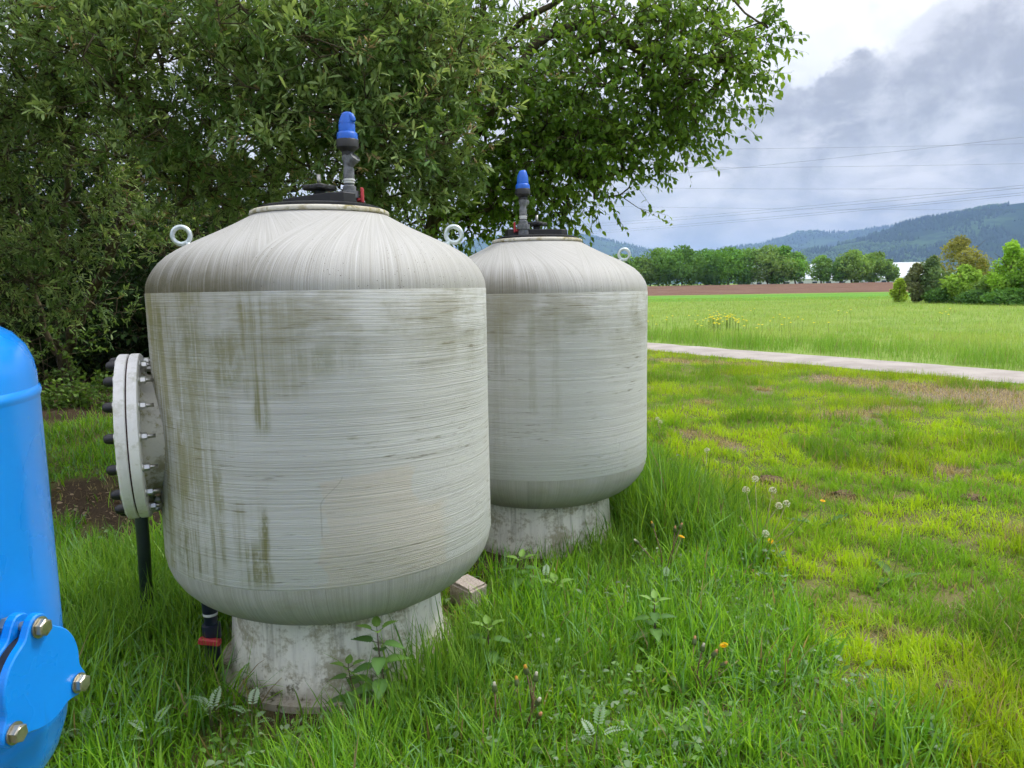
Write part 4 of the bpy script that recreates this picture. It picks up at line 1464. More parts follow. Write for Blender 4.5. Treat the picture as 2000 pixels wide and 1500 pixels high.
    # undergrowth
    und = [((100, 775), 1.45, 1.0, 'leafy bramble bush at the foot of the willow stems'), ((215, 740), 0.62, 0.8, 'bramble bush left of the round manhole cover'),
           ((20, 690), 1.0, 0.9, 'leafy bramble bush behind the top of the blue tank'), ((270, 705), 1.0, 0.7, 'taller bramble shoots above the manhole cover'),
           ((160, 790), 0.38, 0.6, 'low leafy herb patch in shade at the grass edge'), ((340, 715), 0.9, 0.9, 'bramble bush hidden mostly behind the stained tank')]
    BR = dict(len=0.075, ratio=0.62, col=(0.070, 0.145, 0.026), young=(0.20, 0.33, 0.055), shape='ovate', bend=0.12, hang=0.0, up=0.2, droop=0.1, fwd=0.4, flut=0.5)
    for (px, py), h, w, lab in und:
        p = G(px, py)
        n = 85
        q = unit(rng.normal(0, 1, (n, 3))) * rng.random((n, 1)) ** 0.5
        q[:, 2] = np.abs(q[:, 2])
        tips = p + q * np.array([w, w * 0.7, h])
        st = [[p + rng.normal(0, 0.05, 3) * np.array([1, 1, 0]), p + np.array([rng.normal(0, .2), rng.normal(0, .2), h * 0.7])] for _ in range(4)]
        build_tree('bramble_bush', tuple(p), st, tips, lab, 'bush', rng, BR, twigs=2, twig_len=(0.12, 0.28), per=7, r_tip=0.002, group='undergrowth below the trees')


build_near_trees()


# ================================================================== FAR TREES, HEDGE, BUILDING, WIRES
def far_tree(name, x, y, h, w, label, cat, group, col, rng, n=2600, size=0.42, trunk=0.25, low=0.12, lobes=11, tall=1.0):
    z = gz(x, y) - 0.1
    root = empty(name, (x, y, z))
    tag(root, label, cat, group)
    segs = 7
    tp = [(0, 0, 0)]
    for k in range(1, segs):
        tp.append((rng.normal(0, 0.06) * w, rng.normal(0, 0.06) * w, h * 0.8 * k / (segs - 1)))
    mb = MB().tube(tp, [trunk * (1 - 0.8 * k / segs) for k in range(segs)], 7)
    for k in range(9):
        q = tp[rng.integers(1, 5)]
        a = rng.uniform(0, 2 * PI)
        e = (q[0] + math.cos(a) * w * rng.uniform(.4, .85), q[1] + math.sin(a) * w * rng.uniform(.4, .85), min(h * .95, q[2] + h * rng.uniform(.15, .4)))
        mid = tuple((q[i] * .5 + e[i] * .5) + (0.05 * h if i == 2 else 0) for i in range(3))
        t2 = MB().tube([q, mid, e], [trunk * 0.4, trunk * 0.25, trunk * 0.08], 5)
        mb.addvf(t2.v, t2.f, True)
    mb.build('trunk', M_BARK, root)
    # lobes
    c = np.zeros((lobes, 3))
    u = np.linspace(0, 1, lobes)
    c[:, 2] = h * (low + 0.16 + (0.84 - low - 0.10) * u)
    spread = np.sin(np.clip(u * 0.9 + 0.12, 0, 1) * PI) ** 0.7
    aa = rng.uniform(0, 2 * PI, lobes) + np.arange(lobes) * 2.4
    c[:, 0] = np.cos(aa) * w * 0.55 * spread
    c[:, 1] = np.sin(aa) * w * 0.55 * spread
    rl = w * rng.uniform(0.34, 0.55, lobes) * (0.6 + 0.4 * spread)
    li = rng.integers(0, lobes, n)
    q = unit(rng.normal(0, 1, (n, 3))) * (0.55 + 0.5 * rng.random((n, 1)))
    P = c[li] + q * rl[li][:, None] * np.array([1, 1, min(1.1, h * 0.16 / w + 0.45) * tall])
    P[:, 2] = np.clip(P[:, 2], h * low * 0.4, h * 1.02)
    A = q * 0.4 + rng.normal(0, 0.7, (n, 3))
    N = q + np.array([0, 0, 0.6]) + rng.normal(0, 0.6, (n, 3))
    L = size * rng.uniform(0.5, 1.3, n)
    C = np.array(col) * 2.2 * (0.65 + 0.45 * rng.random((lobes, 1))[li] + 0.3 * rng.random((n, 1)))
    v, f, cc = leaves_arrays(P, A, N, L, L * 0.7, C, 0.1, 'kite')
    o = link('crown', tri_mesh('crown', v, f, False, tint=cc), M_FARLEAF, root)
    o['kind'] = 'stuff'
    return root


def bare_tree(x, y, h, w, label, rng):
    z = gz(x, y) - 0.1
    root = empty('bare_tree', (x, y, z))
    tag(root, label, 'tree', 'trees in the far row')
    mb = MB()

    def rec(p, d, ln, r, dep):
        e = p + d * ln
        t = MB().tube([p, p + d * ln * 0.5 + Vector((rng.normal(0, .03), rng.normal(0, .03), 0)) * ln, e], [r, r * 0.8, r * 0.6], 4)
        mb.addvf(t.v, t.f, True)
        if dep == 0:
            return
        for k in range(3):
            nd = (d + Vector((rng.normal(0, .45), rng.normal(0, .45), 0.12))).normalized()
            rec(p + d * ln * rng.uniform(0.5, 1.0), nd, ln * rng.uniform(0.6, 0.8), r * 0.6, dep - 1)
    for k in range(3):
        rec(Vector((rng.normal(0, .3) * w, rng.normal(0, .2) * w, 0)), Vector((rng.normal(0, .18), rng.normal(0, .1), 1)).normalized(), h * 0.34, 0.16, 4)
    mb.build('trunk', plain('bare_twigs', (0.13, 0.11, 0.085), 0.9, spec=0.1), root)


def build_far():
    rng = np.random.default_rng(55)
    row = [(1290, 489, 46, (0.055, 0.105, 0.02)), (1332, 484, 46, (0.045, 0.095, 0.02)), (1378, 491, 42, (0.05, 0.11, 0.022)), (1420, 487, 46, (0.055, 0.12, 0.02)), (1463, 489, 44, (0.06, 0.115, 0.024)),
           (1500, 484, 42, (0.075, 0.12, 0.03)), (1532, 482, 32, (0.06, 0.125, 0.022)), (1554, 494, 24, (0.065, 0.12, 0.03)), (1604, 500, 24, (0.07, 0.125, 0.03)), (1640, 508, 17, (0.05, 0.10, 0.025)),
           (1664, 491, 34, (0.08, 0.13, 0.03)), (1708, 495, 34, (0.075, 0.125, 0.028)), (1736, 508, 16, (0.07, 0.12, 0.03)), (1252, 505, 34, (0.06, 0.10, 0.025)), (1210, 500, 40, (0.06, 0.11, 0.025))]
    names = ['first', 'second', 'third', 'fourth', 'fifth', 'sixth', 'seventh', 'eighth', 'ninth', 'tenth', 'eleventh', 'twelfth', 'thirteenth']
    for i, (px, top, hw, col) in enumerate(row):
        Y = 199 + rng.uniform(-1, 5)
        b = at(px, 555, Y)
        t = at(px, top, Y)
        k = Y / FPX
        zb = gz(b[0], b[1])
        h = t[2] - zb + 0.3
        if i < 13:
            lab = names[i] + ' leafy tree counted rightwards in the row behind the ploughed field'
        else:
            lab = ['leafy tree of the far row just left of the second tank edge', 'leafy tree of the far row hidden behind the second tank'][i - 13]
        far_tree('field_tree', b[0], b[1], h, hw * k * (1.38 if px < 1545 else 1.15), lab, 'tree', 'trees in the far row', tuple(1.25 * v for v in col), rng, n=int(2200 + 2600 * hw / 46 * 1.3), size=0.62 if hw > 30 else 0.55, lobes=17, low=0.02 if hw > 30 and px < 1545 else 0.05, trunk=0.22)
    b = at(1262, 555, 207)
    bare_tree(b[0], b[1], at(1262, 478, 207)[2] - 1.0, 5, 'leafless grey tree standing above the left end of the far row', rng)
    # low scrub along the foot of the row
    # hedge on the right
    hed = [(1757, 581, 541, 15, 60, (0.17, 0.23, 0.03), 'small yellow green shrub at the left end of the hedge'),
           (1787, 591, 512, 22, 57, (0.085, 0.095, 0.045), 'dark brownish shrub at the left end of the hedge'),
           (1818, 593, 496, 30, 57, (0.075, 0.115, 0.045), 'grey green shrub beside the dark hedge shrub'),
           (1868, 592, 457, 52, 62, (0.12, 0.12, 0.032), 'tall tree with brownish young leaves in the hedge'),
           (1912, 592, 500, 22, 63, (0.05, 0.10, 0.022), 'dark green tree peeping out right of the brownish tree'),
           (1880, 594, 515, 36, 54, (0.12, 0.19, 0.03), 'yellow green rounded bush in the middle of the hedge'),
           (1932, 596, 535, 34, 52, (0.085, 0.14, 0.03), 'low green bush between the two tallest hedge trees'),
           (1968, 598, 468, 36, 50, (0.13, 0.22, 0.025), 'bright yellow green pointed tree at the right end of the hedge'),
           (2008, 600, 492, 40, 49, (0.10, 0.18, 0.025), 'bright green tree cut by the right edge of the picture'),
           (1850, 594, 560, 40, 55, (0.04, 0.085, 0.02), 'low dark bush at the foot of the hedge below the brownish tree'),
           (1915, 597, 568, 44, 51, (0.04, 0.085, 0.02), 'low dark bush at the foot of the hedge near the yellow green bush'),
           (1980, 600, 565, 50, 48, (0.045, 0.10, 0.02), 'low dark bush below the bright pointed hedge tree'),
           (2075, 604, 480, 60, 46, (0.08, 0.15, 0.025), 'green hedge tree beyond the right edge')]
    for (px, by, ty, hw, Y, col, lab) in hed:
        b = at(px, by, Y)
        zb = gz(b[0], b[1])
        h = at(px, ty, Y)[2] - zb
        far_tree('hedge_shrub', b[0], b[1], h, hw * Y / FPX * 1.1, lab, 'shrub', 'shrubs and trees of the hedge', col, rng, n=int(2600 + 50 * hw), size=0.21, low=0.0, trunk=0.08, lobes=14)
    # pale hall behind the row
    Y = 262
    a = at(1470, 520, Y)
    c = at(1850, 520, Y)
    w = c[0] - a[0]
    zg = gz(a[0], Y)
    h1 = at(1640, 544, Y)[2] - zg
    h2 = at(1640, 513, Y)[2] - zg
    root = empty('hall', ((a[0] + c[0]) / 2, Y + 8, zg - 0.3))
    tag(root, 'long white hall with pale roof behind the far tree row', 'building')
    m_w = plain('white_cladding', (0.72, 0.73, 0.74), 0.6, var=0.08, scale=0.4)
    m_r = plain('pale_metal_roof', (0.47, 0.52, 0.57), 0.5, var=0.06, scale=0.3)
    m_g = material('dark_glazing', lambda nt: {'Base Color': (0.03, 0.04, 0.05, 1), 'Roughness': 0.15})
    MB().box(w, 16, h1 + 0.3, T(0, 0, (h1 + 0.3) / 2)).build('wall', m_w, root)
    n = 18
    for k in range(n):
        ww = w / n
        mb = MB()
        x0 = -w / 2 + k * ww + 0.03
        x1 = x0 + ww - 0.06
        mb.addvf([(x0, -8.5, h1 + 0.32), (x1, -8.5, h1 + 0.32), (x1, 0, h2 + 0.3), (x0, 0, h2 + 0.3), (x0, 8.5, h1 + 0.32), (x1, 8.5, h1 + 0.32),
                  (x0, -8.5, h1 + 0.2), (x1, -8.5, h1 + 0.2), (x1, 0, h2 + 0.18), (x0, 0, h2 + 0.18), (x0, 8.5, h1 + 0.2), (x1, 8.5, h1 + 0.2)],
                 [(0, 1, 2, 3), (3, 2, 5, 4), (6, 9, 8, 7), (9, 10, 11, 8), (0, 6, 7, 1), (4, 5, 11, 10), (0, 3, 9, 6), (3, 4, 10, 9), (1, 7, 8, 2), (2, 8, 11, 5)], False)
        mb.build('roof_panel', m_r, root)
    for k in range(14):
        MB().box(w / 14 * 0.35, 0.12, 0.7, T(-w / 2 + (k + 0.5) * w / 14, -8.06, h1 * 0.5 - 0.2)).build('window', m_g, root)
    # small pale hut behind the hedge
    p = at(1908, 552, 69)
    zg = gz(p[0], p[1])
    root = empty('hut', (p[0], p[1] + 1.5, zg - 0.05))
    tag(root, 'small white hut glimpsed through the hedge', 'hut')
    MB().box(2.4, 2.4, 1.9, T(0, 0, 0.95)).build('wall', m_w, root)
    MB().prism([(-1.5, -1.5), (1.5, -1.5), (1.5, 1.5), (-1.5, 1.5)], 1.9, 2.02).build('roof', m_r, root)
    MB().box(0.6, 0.06, 0.6, T(-0.5, -1.2, 1.1)).build('window', m_g, root)
    # wires
    m_wire = plain('grey_cable', (0.12, 0.125, 0.135), 0.6, var=0.1)
    wires = [((1100, 441), 420, (2040, 357.5), 190, 'uppermost of the four bundled power lines rising to the right'),
             ((1100, 446), 420, (2040, 363), 190, 'second of the four bundled power lines rising to the right'),
             ((1100, 456), 420, (2040, 372), 190, 'third of the four bundled power lines rising to the right'),
             ((1100, 460), 420, (2040, 376.5), 190, 'lowest of the four bundled power lines rising to the right'),
             ((1240, 347), 330, (2040, 263), 200, 'single power line crossing the sky upwards to the right'),
             ((1200, 328), 300, (2040, 318.5), 280, 'level power line below the rising single one'),
             ((1250, 292), 300, (2040, 279.5), 280, 'highest level power line, faint against the grey cloud'),
             ((1150, 366), 300, (2040, 367), 280, 'level power line just above the bundled ones'),
             ((1150, 402), 330, (2040, 409.5), 310, 'lowest level power line, meeting the hill at the right')]
    for (pa, ya, pb, yb, lab) in wires:
        A = at(*pa, ya)
        B = at(*pb, yb)
        d = B - A
        pts = []
        for k in range(33):
            u = -0.35 + 1.7 * k / 32
            pts.append(tuple(A + d * u + np.array([0, 0, 0.012 * np.linalg.norm(d) * ((u - 0.5) ** 2 - 0.25)])))
        o = MB().tube(pts, 0.034, 4).build('power_line', m_wire)
        tag(o, lab, 'power line', 'power lines across the sky')


build_far()


# ================================================================== GRASS
XB = np.array([(2.0, 1.05), (2.2, 1.10), (2.5, 1.09), (3.09, 1.17), (3.77, 1.48), (4.15, 1.48), (5.07, 1.52), (5.85, 1.50), (6.51, 1.23), (8.0, 0.6), (12, -1.0), (20, -4)])


def tall_mask(x, y):
    e = np.interp(y, XB[:, 0], XB[:, 1]) + (fbm(x * 1.5, y * 1.5, 41, 3) - 0.5) * 0.9
    return 1 - sstep(x - e, -0.18, 0.22)


def blades(x, y, h, w, tint, rng, seg=3, lean=0.35, curl=0.7, tipc=1.0, z0=None):
    n = len(x)
    az = rng.uniform(0, 2 * PI, n)
    D = np.stack([np.cos(az), np.sin(az)], 1)
    fac = az + PI / 2 + rng.normal(0, 0.5, n)
    S = np.stack([np.cos(fac), np.sin(fac), np.zeros(n)], 1)
    a0 = np.abs(rng.normal(0, lean, n))
    a1 = a0 + np.abs(rng.normal(0, curl, n))
    z = g(x, y) if z0 is None else z0
    P = np.stack([x, y, z - 0.01], 1)
    rows = []
    step = h / seg
    p = P.copy()
    for k in range(seg + 1):
        t = k / seg
        ww = w * (1 - t ** 2.2) * (0.55 + 0.45 * min(1, t * 3 + 0.2))
        if k < seg:
            rows.append((p - S * ww[:, None] * 0.5, p + S * ww[:, None] * 0.5))
        else:
            rows.append((p,))
        a = a0 + (a1 - a0) * (t + 0.5 / seg)
        p = p + np.stack([D[:, 0] * np.sin(a), D[:, 1] * np.sin(a), np.cos(a)], 1) * step[:, None]
    m = 2 * seg + 1
    V = np.stack([q for r in rows for q in r], 1).reshape(-1, 3)
    f = []
    for k in range(seg - 1):
        a = 2 * k
        f += [[a, a + 1, a + 3], [a, a + 3, a + 2]]
    f.append([2 * seg - 2, 2 * seg - 1, 2 * seg])
    F = (np.arange(n)[:, None, None] * m + np.array(f)[None]).reshape(-1, 3)
    tt = np.array([k / seg for k in range(seg) for _ in (0, 1)] + [1.0])
    C = tint[:, None, :] * (1 + (tipc - 1) * tt[None, :, None])
    return V, F, C.reshape(-1, 3)


def wedge(n, r0, r1, k, rng, a0=-40, a1=39, sides=()):
    """ground points by distance and bearing; sides: (bearing a, bearing b, count) thinner growth beyond the frame"""
    n0 = n
    n = n + sum(q[2] for q in sides)
    u = rng.random(n)
    e = 2 - k
    r = (r0 ** e + u * (r1 ** e - r0 ** e)) ** (1 / e) if abs(e) > 1e-6 else r0 * (r1 / r0) ** u
    a = np.concatenate([rng.uniform(a0, a1, n0)] + [rng.uniform(q[0], q[1], q[2]) for q in sides])
    a = np.radians(a)
    return r * np.sin(a), r * np.cos(a)


def beyond(x, y, a0, a1, f=1.6):
    b = np.degrees(np.arctan2(x, y))
    return np.where((b < a0) | (b > a1), f, 1.0)


def tank_clear(x, y):
    d = np.minimum(np.hypot(x - C1[0], y - C1[1]), np.hypot(x - C2[0], y - C2[1]))
    return d > 0.52


def build_grass():
    rng = np.random.default_rng(9)
    # ---- uncut grass round the tanks
    x, y = wedge(145000, 1.7, 13.5, 1.3, rng, -41, 34, [(-68, -41, 16000)])
    tm = tall_mask(x, y)
    bare = np.maximum(bare_mask(x, y, SOIL) * 0.985, wood_mask(x, y) * 0.93)
    clump = fbm(x * 5, y * 5, 61, 3)
    shade = (np.hypot(x - C1[0], y - C1[1]) < 0.66) & (rng.random(len(x)) < 0.5)
    keep = (rng.random(len(x)) < tm * (1 - bare) * (0.45 + 1.1 * clump)) & tank_clear(x, y) & ~shade
    x, y = x[keep], y[keep]
    n = len(x)
    r = np.hypot(x, y)
    c2 = fbm(x * 2.2, y * 2.2, 63, 3)
    h = (0.085 + 0.16 * sstep(c2, 0.30, 0.75)) * rng.uniform(0.5, 1.3, n)
    h *= 1 + 1.5 * np.exp(-((x + 1.45) / 0.50) ** 2 - ((y - 2.95) / 0.70) ** 2)
    tuft = np.exp(-((x - 0.98) / 0.30) ** 2 - ((y - 4.75) / 0.55) ** 2)
    h *= 1 + 2.0 * tuft
    front = np.exp(-((x + 0.72) / 0.30) ** 2 - ((y - 2.55) / 0.16) ** 2)
    h *= 1 - 0.45 * front
    far = sstep(r, 6, 9)
    h *= 1 - 0.25 * far
    w = 0.0055 * rng.uniform(0.45, 1.7, n) * (1 + 0.10 * r) * beyond(x, y, -41, 40)
    t = rng.random((n, 1))
    k = fbm(x * 1.1, y * 1.1, 65, 3)[:, None]
    tint = np.array([0.060, 0.180, 0.012]) * (1 - t) + np.array([0.210, 0.385, 0.026]) * t
    tint = tint * (0.8 + 0.5 * k)
    blue = rng.random(n) < 0.15
    tint[blue] = np.array([0.150, 0.290, 0.115]) * rng.uniform(0.8, 1.3, (blue.sum(), 1))
    dry = rng.random(n) < 0.035 + 0.25 * front
    tint[dry] = np.array([0.27, 0.21, 0.11]) * rng.uniform(0.6, 1.2, (dry.sum(), 1))
    near = r < 3.7
    A = blades(x[near], y[near], h[near], w[near], tint[near], rng, 4, 0.32, 1.15, 1.3)
    B = blades(x[~near], y[~near], h[~near], w[~near], tint[~near], rng, 3, 0.30, 0.9, 1.25)
    o = link('uncut_grass', tri_mesh('uncut_grass', *merge([A, B])[:2], False, tint=merge([A, B])[2]), M_GRASS)
    tag(o, 'tall uncut green grass growing round the tanks', 'grass', kind='stuff')

    # ---- taller tussocks, the tallest at the right side of the second tank
    xs, ys, hs = [rng.normal(0.98, 0.20, 2400)], [rng.normal(4.72, 0.30, 2400)], [rng.uniform(0.22, 0.52, 2400)]
    for (px, py, hh, m, sd) in [(850, 1370, .34, 420, .10), (905, 1310, .28, 350, .10), (960, 1260, .24, 300, .12), (340, 1250, .34, 420, .13), (260, 1190, .36, 450, .14), (180, 1290, .32, 380, .13), (300, 1130, .36, 420, .12),
                                (215, 1120, .32, 300, .13), (130, 1200, .34, 300, .12), (420, 1330, .26, 300, .10), (1180, 1085, .26, 380, .12), (1120, 1120, .20, 300, .12), (1235, 1010, .36, 420, .12), (1180, 1040, .28, 300, .08), (640, 1480, .20, 250, .12), (800, 1440, .24, 300, .12),
                                (1390, 1000, .28, 380, .14), (1330, 1180, .22, 300, .15), (1100, 1330, .22, 300, .15), (1480, 1260, .20, 250, .15)]:
        q = gnd(px, py)
        xs.append(rng.normal(q[0], sd, m))
        ys.append(rng.normal(q[1], sd, m))
        hs.append(hh * rng.uniform(0.5, 1.15, m))
    x, y, hgt = np.concatenate(xs), np.concatenate(ys), np.concatenate(hs)
    ok = (np.hypot(x - C2[0], y - C2[1]) > 0.50) & (np.hypot(x - C1[0], y - C1[1]) > 0.52)
    x, y, hgt = x[ok], y[ok], hgt[ok]
    n = len(x)
    t = rng.random((n, 1))
    tint = np.array([0.055, 0.150, 0.016]) * (1 - t) + np.array([0.170, 0.300, 0.034]) * t
    V, F, C = blades(x, y, hgt, rng.uniform(0.004, 0.010, n), tint, rng, 4, 0.22, 0.85, 1.3)
    o = link('grass_tussocks', tri_mesh('grass_tussocks', V, F, False, tint=C), M_GRASS)
    tag(o, 'tall grass tussocks standing close round the white tanks', 'grass', kind='stuff')

    # ---- small broad leaves at the foot of the grass
    x, y = wedge(16000, 1.8, 7.5, 1.3, rng, -38, 34)
    pm = fbm(x * 2.6, y * 2.6, 67, 3)
    keep = (tall_mask(x, y) > 0.4) & (pm > 0.50) & tank_clear(x, y) & (bare_mask(x, y, SOIL) < 0.5)
    x, y = x[keep], y[keep]
    n = len(x)
    P = np.stack([x, y, g(x, y) + rng.uniform(0.02, 0.11, n)], 1)
    a = rng.uniform(0, 2 * PI, n)
    A = np.stack([np.cos(a), np.sin(a), rng.uniform(-0.1, 0.7, n)], 1)
    N = np.array([0, 0, 1.0]) + rng.normal(0, 0.3, (n, 3))
    L = rng.uniform(0.014, 0.042, n)
    tint = np.array([0.10, 0.20, 0.035]) * rng.uniform(0.6, 1.5, (n, 1))
    gr = rng.random(n) < 0.3
    tint[gr] = np.array([0.22, 0.31, 0.17]) * rng.uniform(0.7, 1.2, (gr.sum(), 1))
    V, F, C = leaves_arrays(P, A, N, L, L * rng.uniform(0.35, 0.8, n), tint, 0.2, 'ovate')
    o = link('low_herbs', tri_mesh('low_herbs', V, F, False, tint=C), M_HERB)
    tag(o, 'small broad herb leaves mixed into the tall grass', 'herbs', kind='stuff')

    # ---- mown lawn
    x, y = wedge(370000, 1.7, 21, 1.05, rng, -6, 39.5, [(39.5, 75, 75000)])
    s = across(x, y)
    tm = tall_mask(x, y)
    bare = np.maximum(bare_mask(x, y, BARE) * 0.93, bare_mask(x, y, SOIL) * 0.97)
    bare = np.maximum(bare, wood_mask(x, y) * 0.9)
    pat = fbm(x * 2.0, y * 2.0, 71, 4)
    pat2 = fbm(x * 7.5, y * 7.5, 73, 3)
    dens = (0.70 + 0.6 * sstep(pat, 0.28, 0.58)) * (0.55 + 0.8 * sstep(pat2, 0.25, 0.60))
    e = (vnoise(y * 2.2, x * 2.2, 77) - 0.5) * 0.5
    keep = (rng.random(len(x)) < (1 - tm * 0.9) * (1 - bare) * dens) & tank_clear(x, y) & (s < P_NEAR + 0.02 + e * 0.5)
    x, y, s, pat, pat2, bare = x[keep], y[keep], s[keep], pat[keep], pat2[keep], bare[keep]
    n = len(x)
    r = np.hypot(x, y)
    long_ = sstep(fbm(x * 1.3 + 9, y * 1.3, 81, 3), 0.50, 0.72)
    h = (0.030 + 0.085 * sstep(pat2, 0.35, 0.70) + 0.065 * long_) * rng.uniform(0.55, 1.3, n)
    h *= 1 - 0.45 * sstep(s, 11.9, 12.5)
    w = 0.0036 * rng.uniform(0.6, 1.5, n) * (1 + 0.17 * r) * beyond(x, y, -41, 39.5, 1.9)
    t = rng.random((n, 1))
    yel = sstep(fbm(x * 1.7 + 3, y * 1.7, 83, 4), 0.36, 0.64)[:, None]
    ga = np.array([0.120, 0.265, 0.016]) * (1 - t) + np.array([0.200, 0.365, 0.024]) * t
    gb = np.array([0.260, 0.405, 0.012]) * (1 - t) + np.array([0.370, 0.510, 0.018]) * t
    tint = ga * (1 - yel) + gb * yel
    tint *= 1 - 0.25 * long_[:, None]
    dry = rng.random(n) < 0.07 + 0.35 * bare + 0.10 * (1 - sstep(pat2, 0.3, 0.6))
    tint[dry] = np.array([0.30, 0.245, 0.125]) * rng.uniform(0.55, 1.15, (dry.sum(), 1))
    parts = []
    for lo, hi, sg, ln, cu in ((0, 4.3, 3, 0.36, 0.9), (4.3, 9.5, 2, 0.36, 0.75), (9.5, 99, 1, 0.4, 0.3)):
        m = (r >= lo) & (r < hi)
        parts.append(blades(x[m], y[m], h[m], w[m], tint[m], rng, sg, ln, cu, 1.25))
    V, F, C = merge(parts)
    o = link('mown_grass', tri_mesh('mown_grass', V, F, False, tint=C), M_GRASS)
    tag(o, 'short yellow green mown grass between tanks and path', 'grass', kind='stuff')

    # ---- dry thatch on the bare places and at the tank's foot
    parts = []
    for lst, cnt, zone in ((BARE, 34000, 'b'), (SOIL, 9000, 's')):
        xs, ys = [], []
        for a, b, wd in lst:
            L = np.linalg.norm(b - a) + wd
            k = int(cnt * (L * wd) ** 0.5 / 9)
            u = rng.random(k)
            q = a + (b - a) * u[:, None] + rng.normal(0, wd * 0.75, (k, 2))
            xs.append(q[:, 0])
            ys.append(q[:, 1])
        x = np.concatenate(xs)
        y = np.concatenate(ys)
        ok = (bare_mask(x, y, lst) > 0.15) & tank_clear(x, y) & (across(x, y) < P_NEAR - 0.1)
        x, y = x[ok], y[ok]
        n = len(x)
        r = np.hypot(x, y)
        tint = np.array([0.43, 0.365, 0.19]) * rng.uniform(0.35, 1.2, (n, 1))
        parts.append(blades(x, y, rng.uniform(0.03, 0.10, n), 0.0026 * (1 + 0.16 * r), tint, rng, 2, 1.1, 0.6, 1.0))
    V, F, C = merge(parts)
    o = link('dry_thatch', tri_mesh('dry_thatch', V, F, False, tint=C), M_GRASS)
    tag(o, 'dry straw and cut grass lying on bare patches', 'dry grass', kind='stuff')

    # ---- meadow beyond the path
    x, y = wedge(185000, 12.0, 95, 1.75, rng, 5, 39.5, [(-9, 5, 30000), (39.5, 66, 26000)])
    s = across(x, y)
    e = (vnoise(y * 1.3, x * 1.3, 87) - 0.5) * 0.5
    pat = fbm(x * 0.5, y * 0.5, 91, 4)
    pat2 = fbm(x * 1.9, y * 1.9, 93, 3)
    edge = 1 - sstep(s, 15.0, 18.0)
    keep = (s > P_FAR + 0.06 + e * 0.6) & (rng.random(len(x)) < 0.35 + 0.9 * sstep(pat2, 0.3, 0.7)) 
    x, y, s, pat, pat2, edge = x[keep], y[keep], s[keep], pat[keep], pat2[keep], edge[keep]
    n = len(x)
    r = np.hypot(x, y)
    tus = edge * sstep(pat2, 0.35, 0.72)
    h = (0.16 + 0.10 * sstep(pat, 0.3, 0.7) + 0.34 * tus) * rng.uniform(0.6, 1.2, n)
    h *= np.clip((s - P_FAR + 0.25) / 0.5, 0.25, 1)
    w = 0.0030 * rng.uniform(0.7, 1.4, n) * (1 + 0.105 * r) * beyond(x, y, 5, 39.5, 1.5)
    t = rng.random((n, 1))
    ga = np.array([0.110, 0.240, 0.028]) * (1 - t) + np.array([0.185, 0.335, 0.045]) * t
    gb = np.array([0.225, 0.335, 0.075]) * (1 - t) + np.array([0.310, 0.410, 0.110]) * t
    f = (sstep(pat, 0.35, 0.65) * (1 - 0.8 * edge))[:, None] * 0.7 + 0.3 * (1 - edge[:, None])
    f = np.clip(f, 0, 1)
    tint = ga * (1 - f) + gb * f
    dry = rng.random(n) < 0.05
    tint[dry] = np.array([0.24, 0.20, 0.12]) * rng.uniform(0.7, 1.2, (dry.sum(), 1))
    nr = r < 27
    V, F, C = merge([blades(x[nr], y[nr], h[nr], w[nr], tint[nr], rng, 2, 0.22, 0.5, 1.2), blades(x[~nr], y[~nr], h[~nr], w[~nr], tint[~nr], rng, 1, 0.3, 0.3, 1.2)])
    o = link('meadow_grass', tri_mesh('meadow_grass', V, F, False, tint=C), M_GRASS)
    tag(o, 'meadow of long grass beyond the pale path', 'grass', kind='stuff')

    # ---- yellow flowers of the meadow
    pts = []
    for (px, py, sx, sy, cnt) in [(1408, 634, 22, 5, 60), (1440, 640, 60, 10, 22), (1280, 630, 30, 6, 10), (1570, 636, 60, 8, 7), (1845, 618, 10, 3, 5), (1600, 640, 200, 20, 8)]:
        for _ in range(cnt):
            q = gnd(px + rng.normal(0, sx), py + rng.normal(0, sy) + 14)
            if across(q[0], q[1]) > P_FAR + 0.3:
                pts.append(q)
    P = np.array(pts)
    n = len(P)
    hh = rng.uniform(0.38, 0.58, n)
    P[:, 2] = g(P[:, 0], P[:, 1])
    V1, F1 = frusta(P, P + np.array([0, 0, 1]) * hh[:, None], np.full(n, 0.004), np.full(n, 0.003), 3)
    parts = [(V1, F1, np.tile(np.array([[0.08, 0.14, 0.02]]), (len(V1), 1)))]
    top = P + np.array([0, 0, 1]) * hh[:, None]
    for k in range(5):
        a = 2 * PI * k / 5 + rng.uniform(0, 1, n)
        A = np.stack([np.cos(a), np.sin(a), np.full(n, 0.45)], 1)
        parts.append(leaves_arrays(top, A, np.tile([[0, 0, 1.0]], (n, 1)), np.full(n, 0.060), np.full(n, 0.050), np.tile([[0.88, 0.74, 0.02]], (n, 1)), 0.1, 'kite'))
    V, F, C = merge(parts)
    o = link('buttercups', tri_mesh('buttercups', V, F, False, tint=C), M_HERB)
    tag(o, 'yellow buttercups scattered in the meadow', 'flowers', kind='stuff')


build_grass()


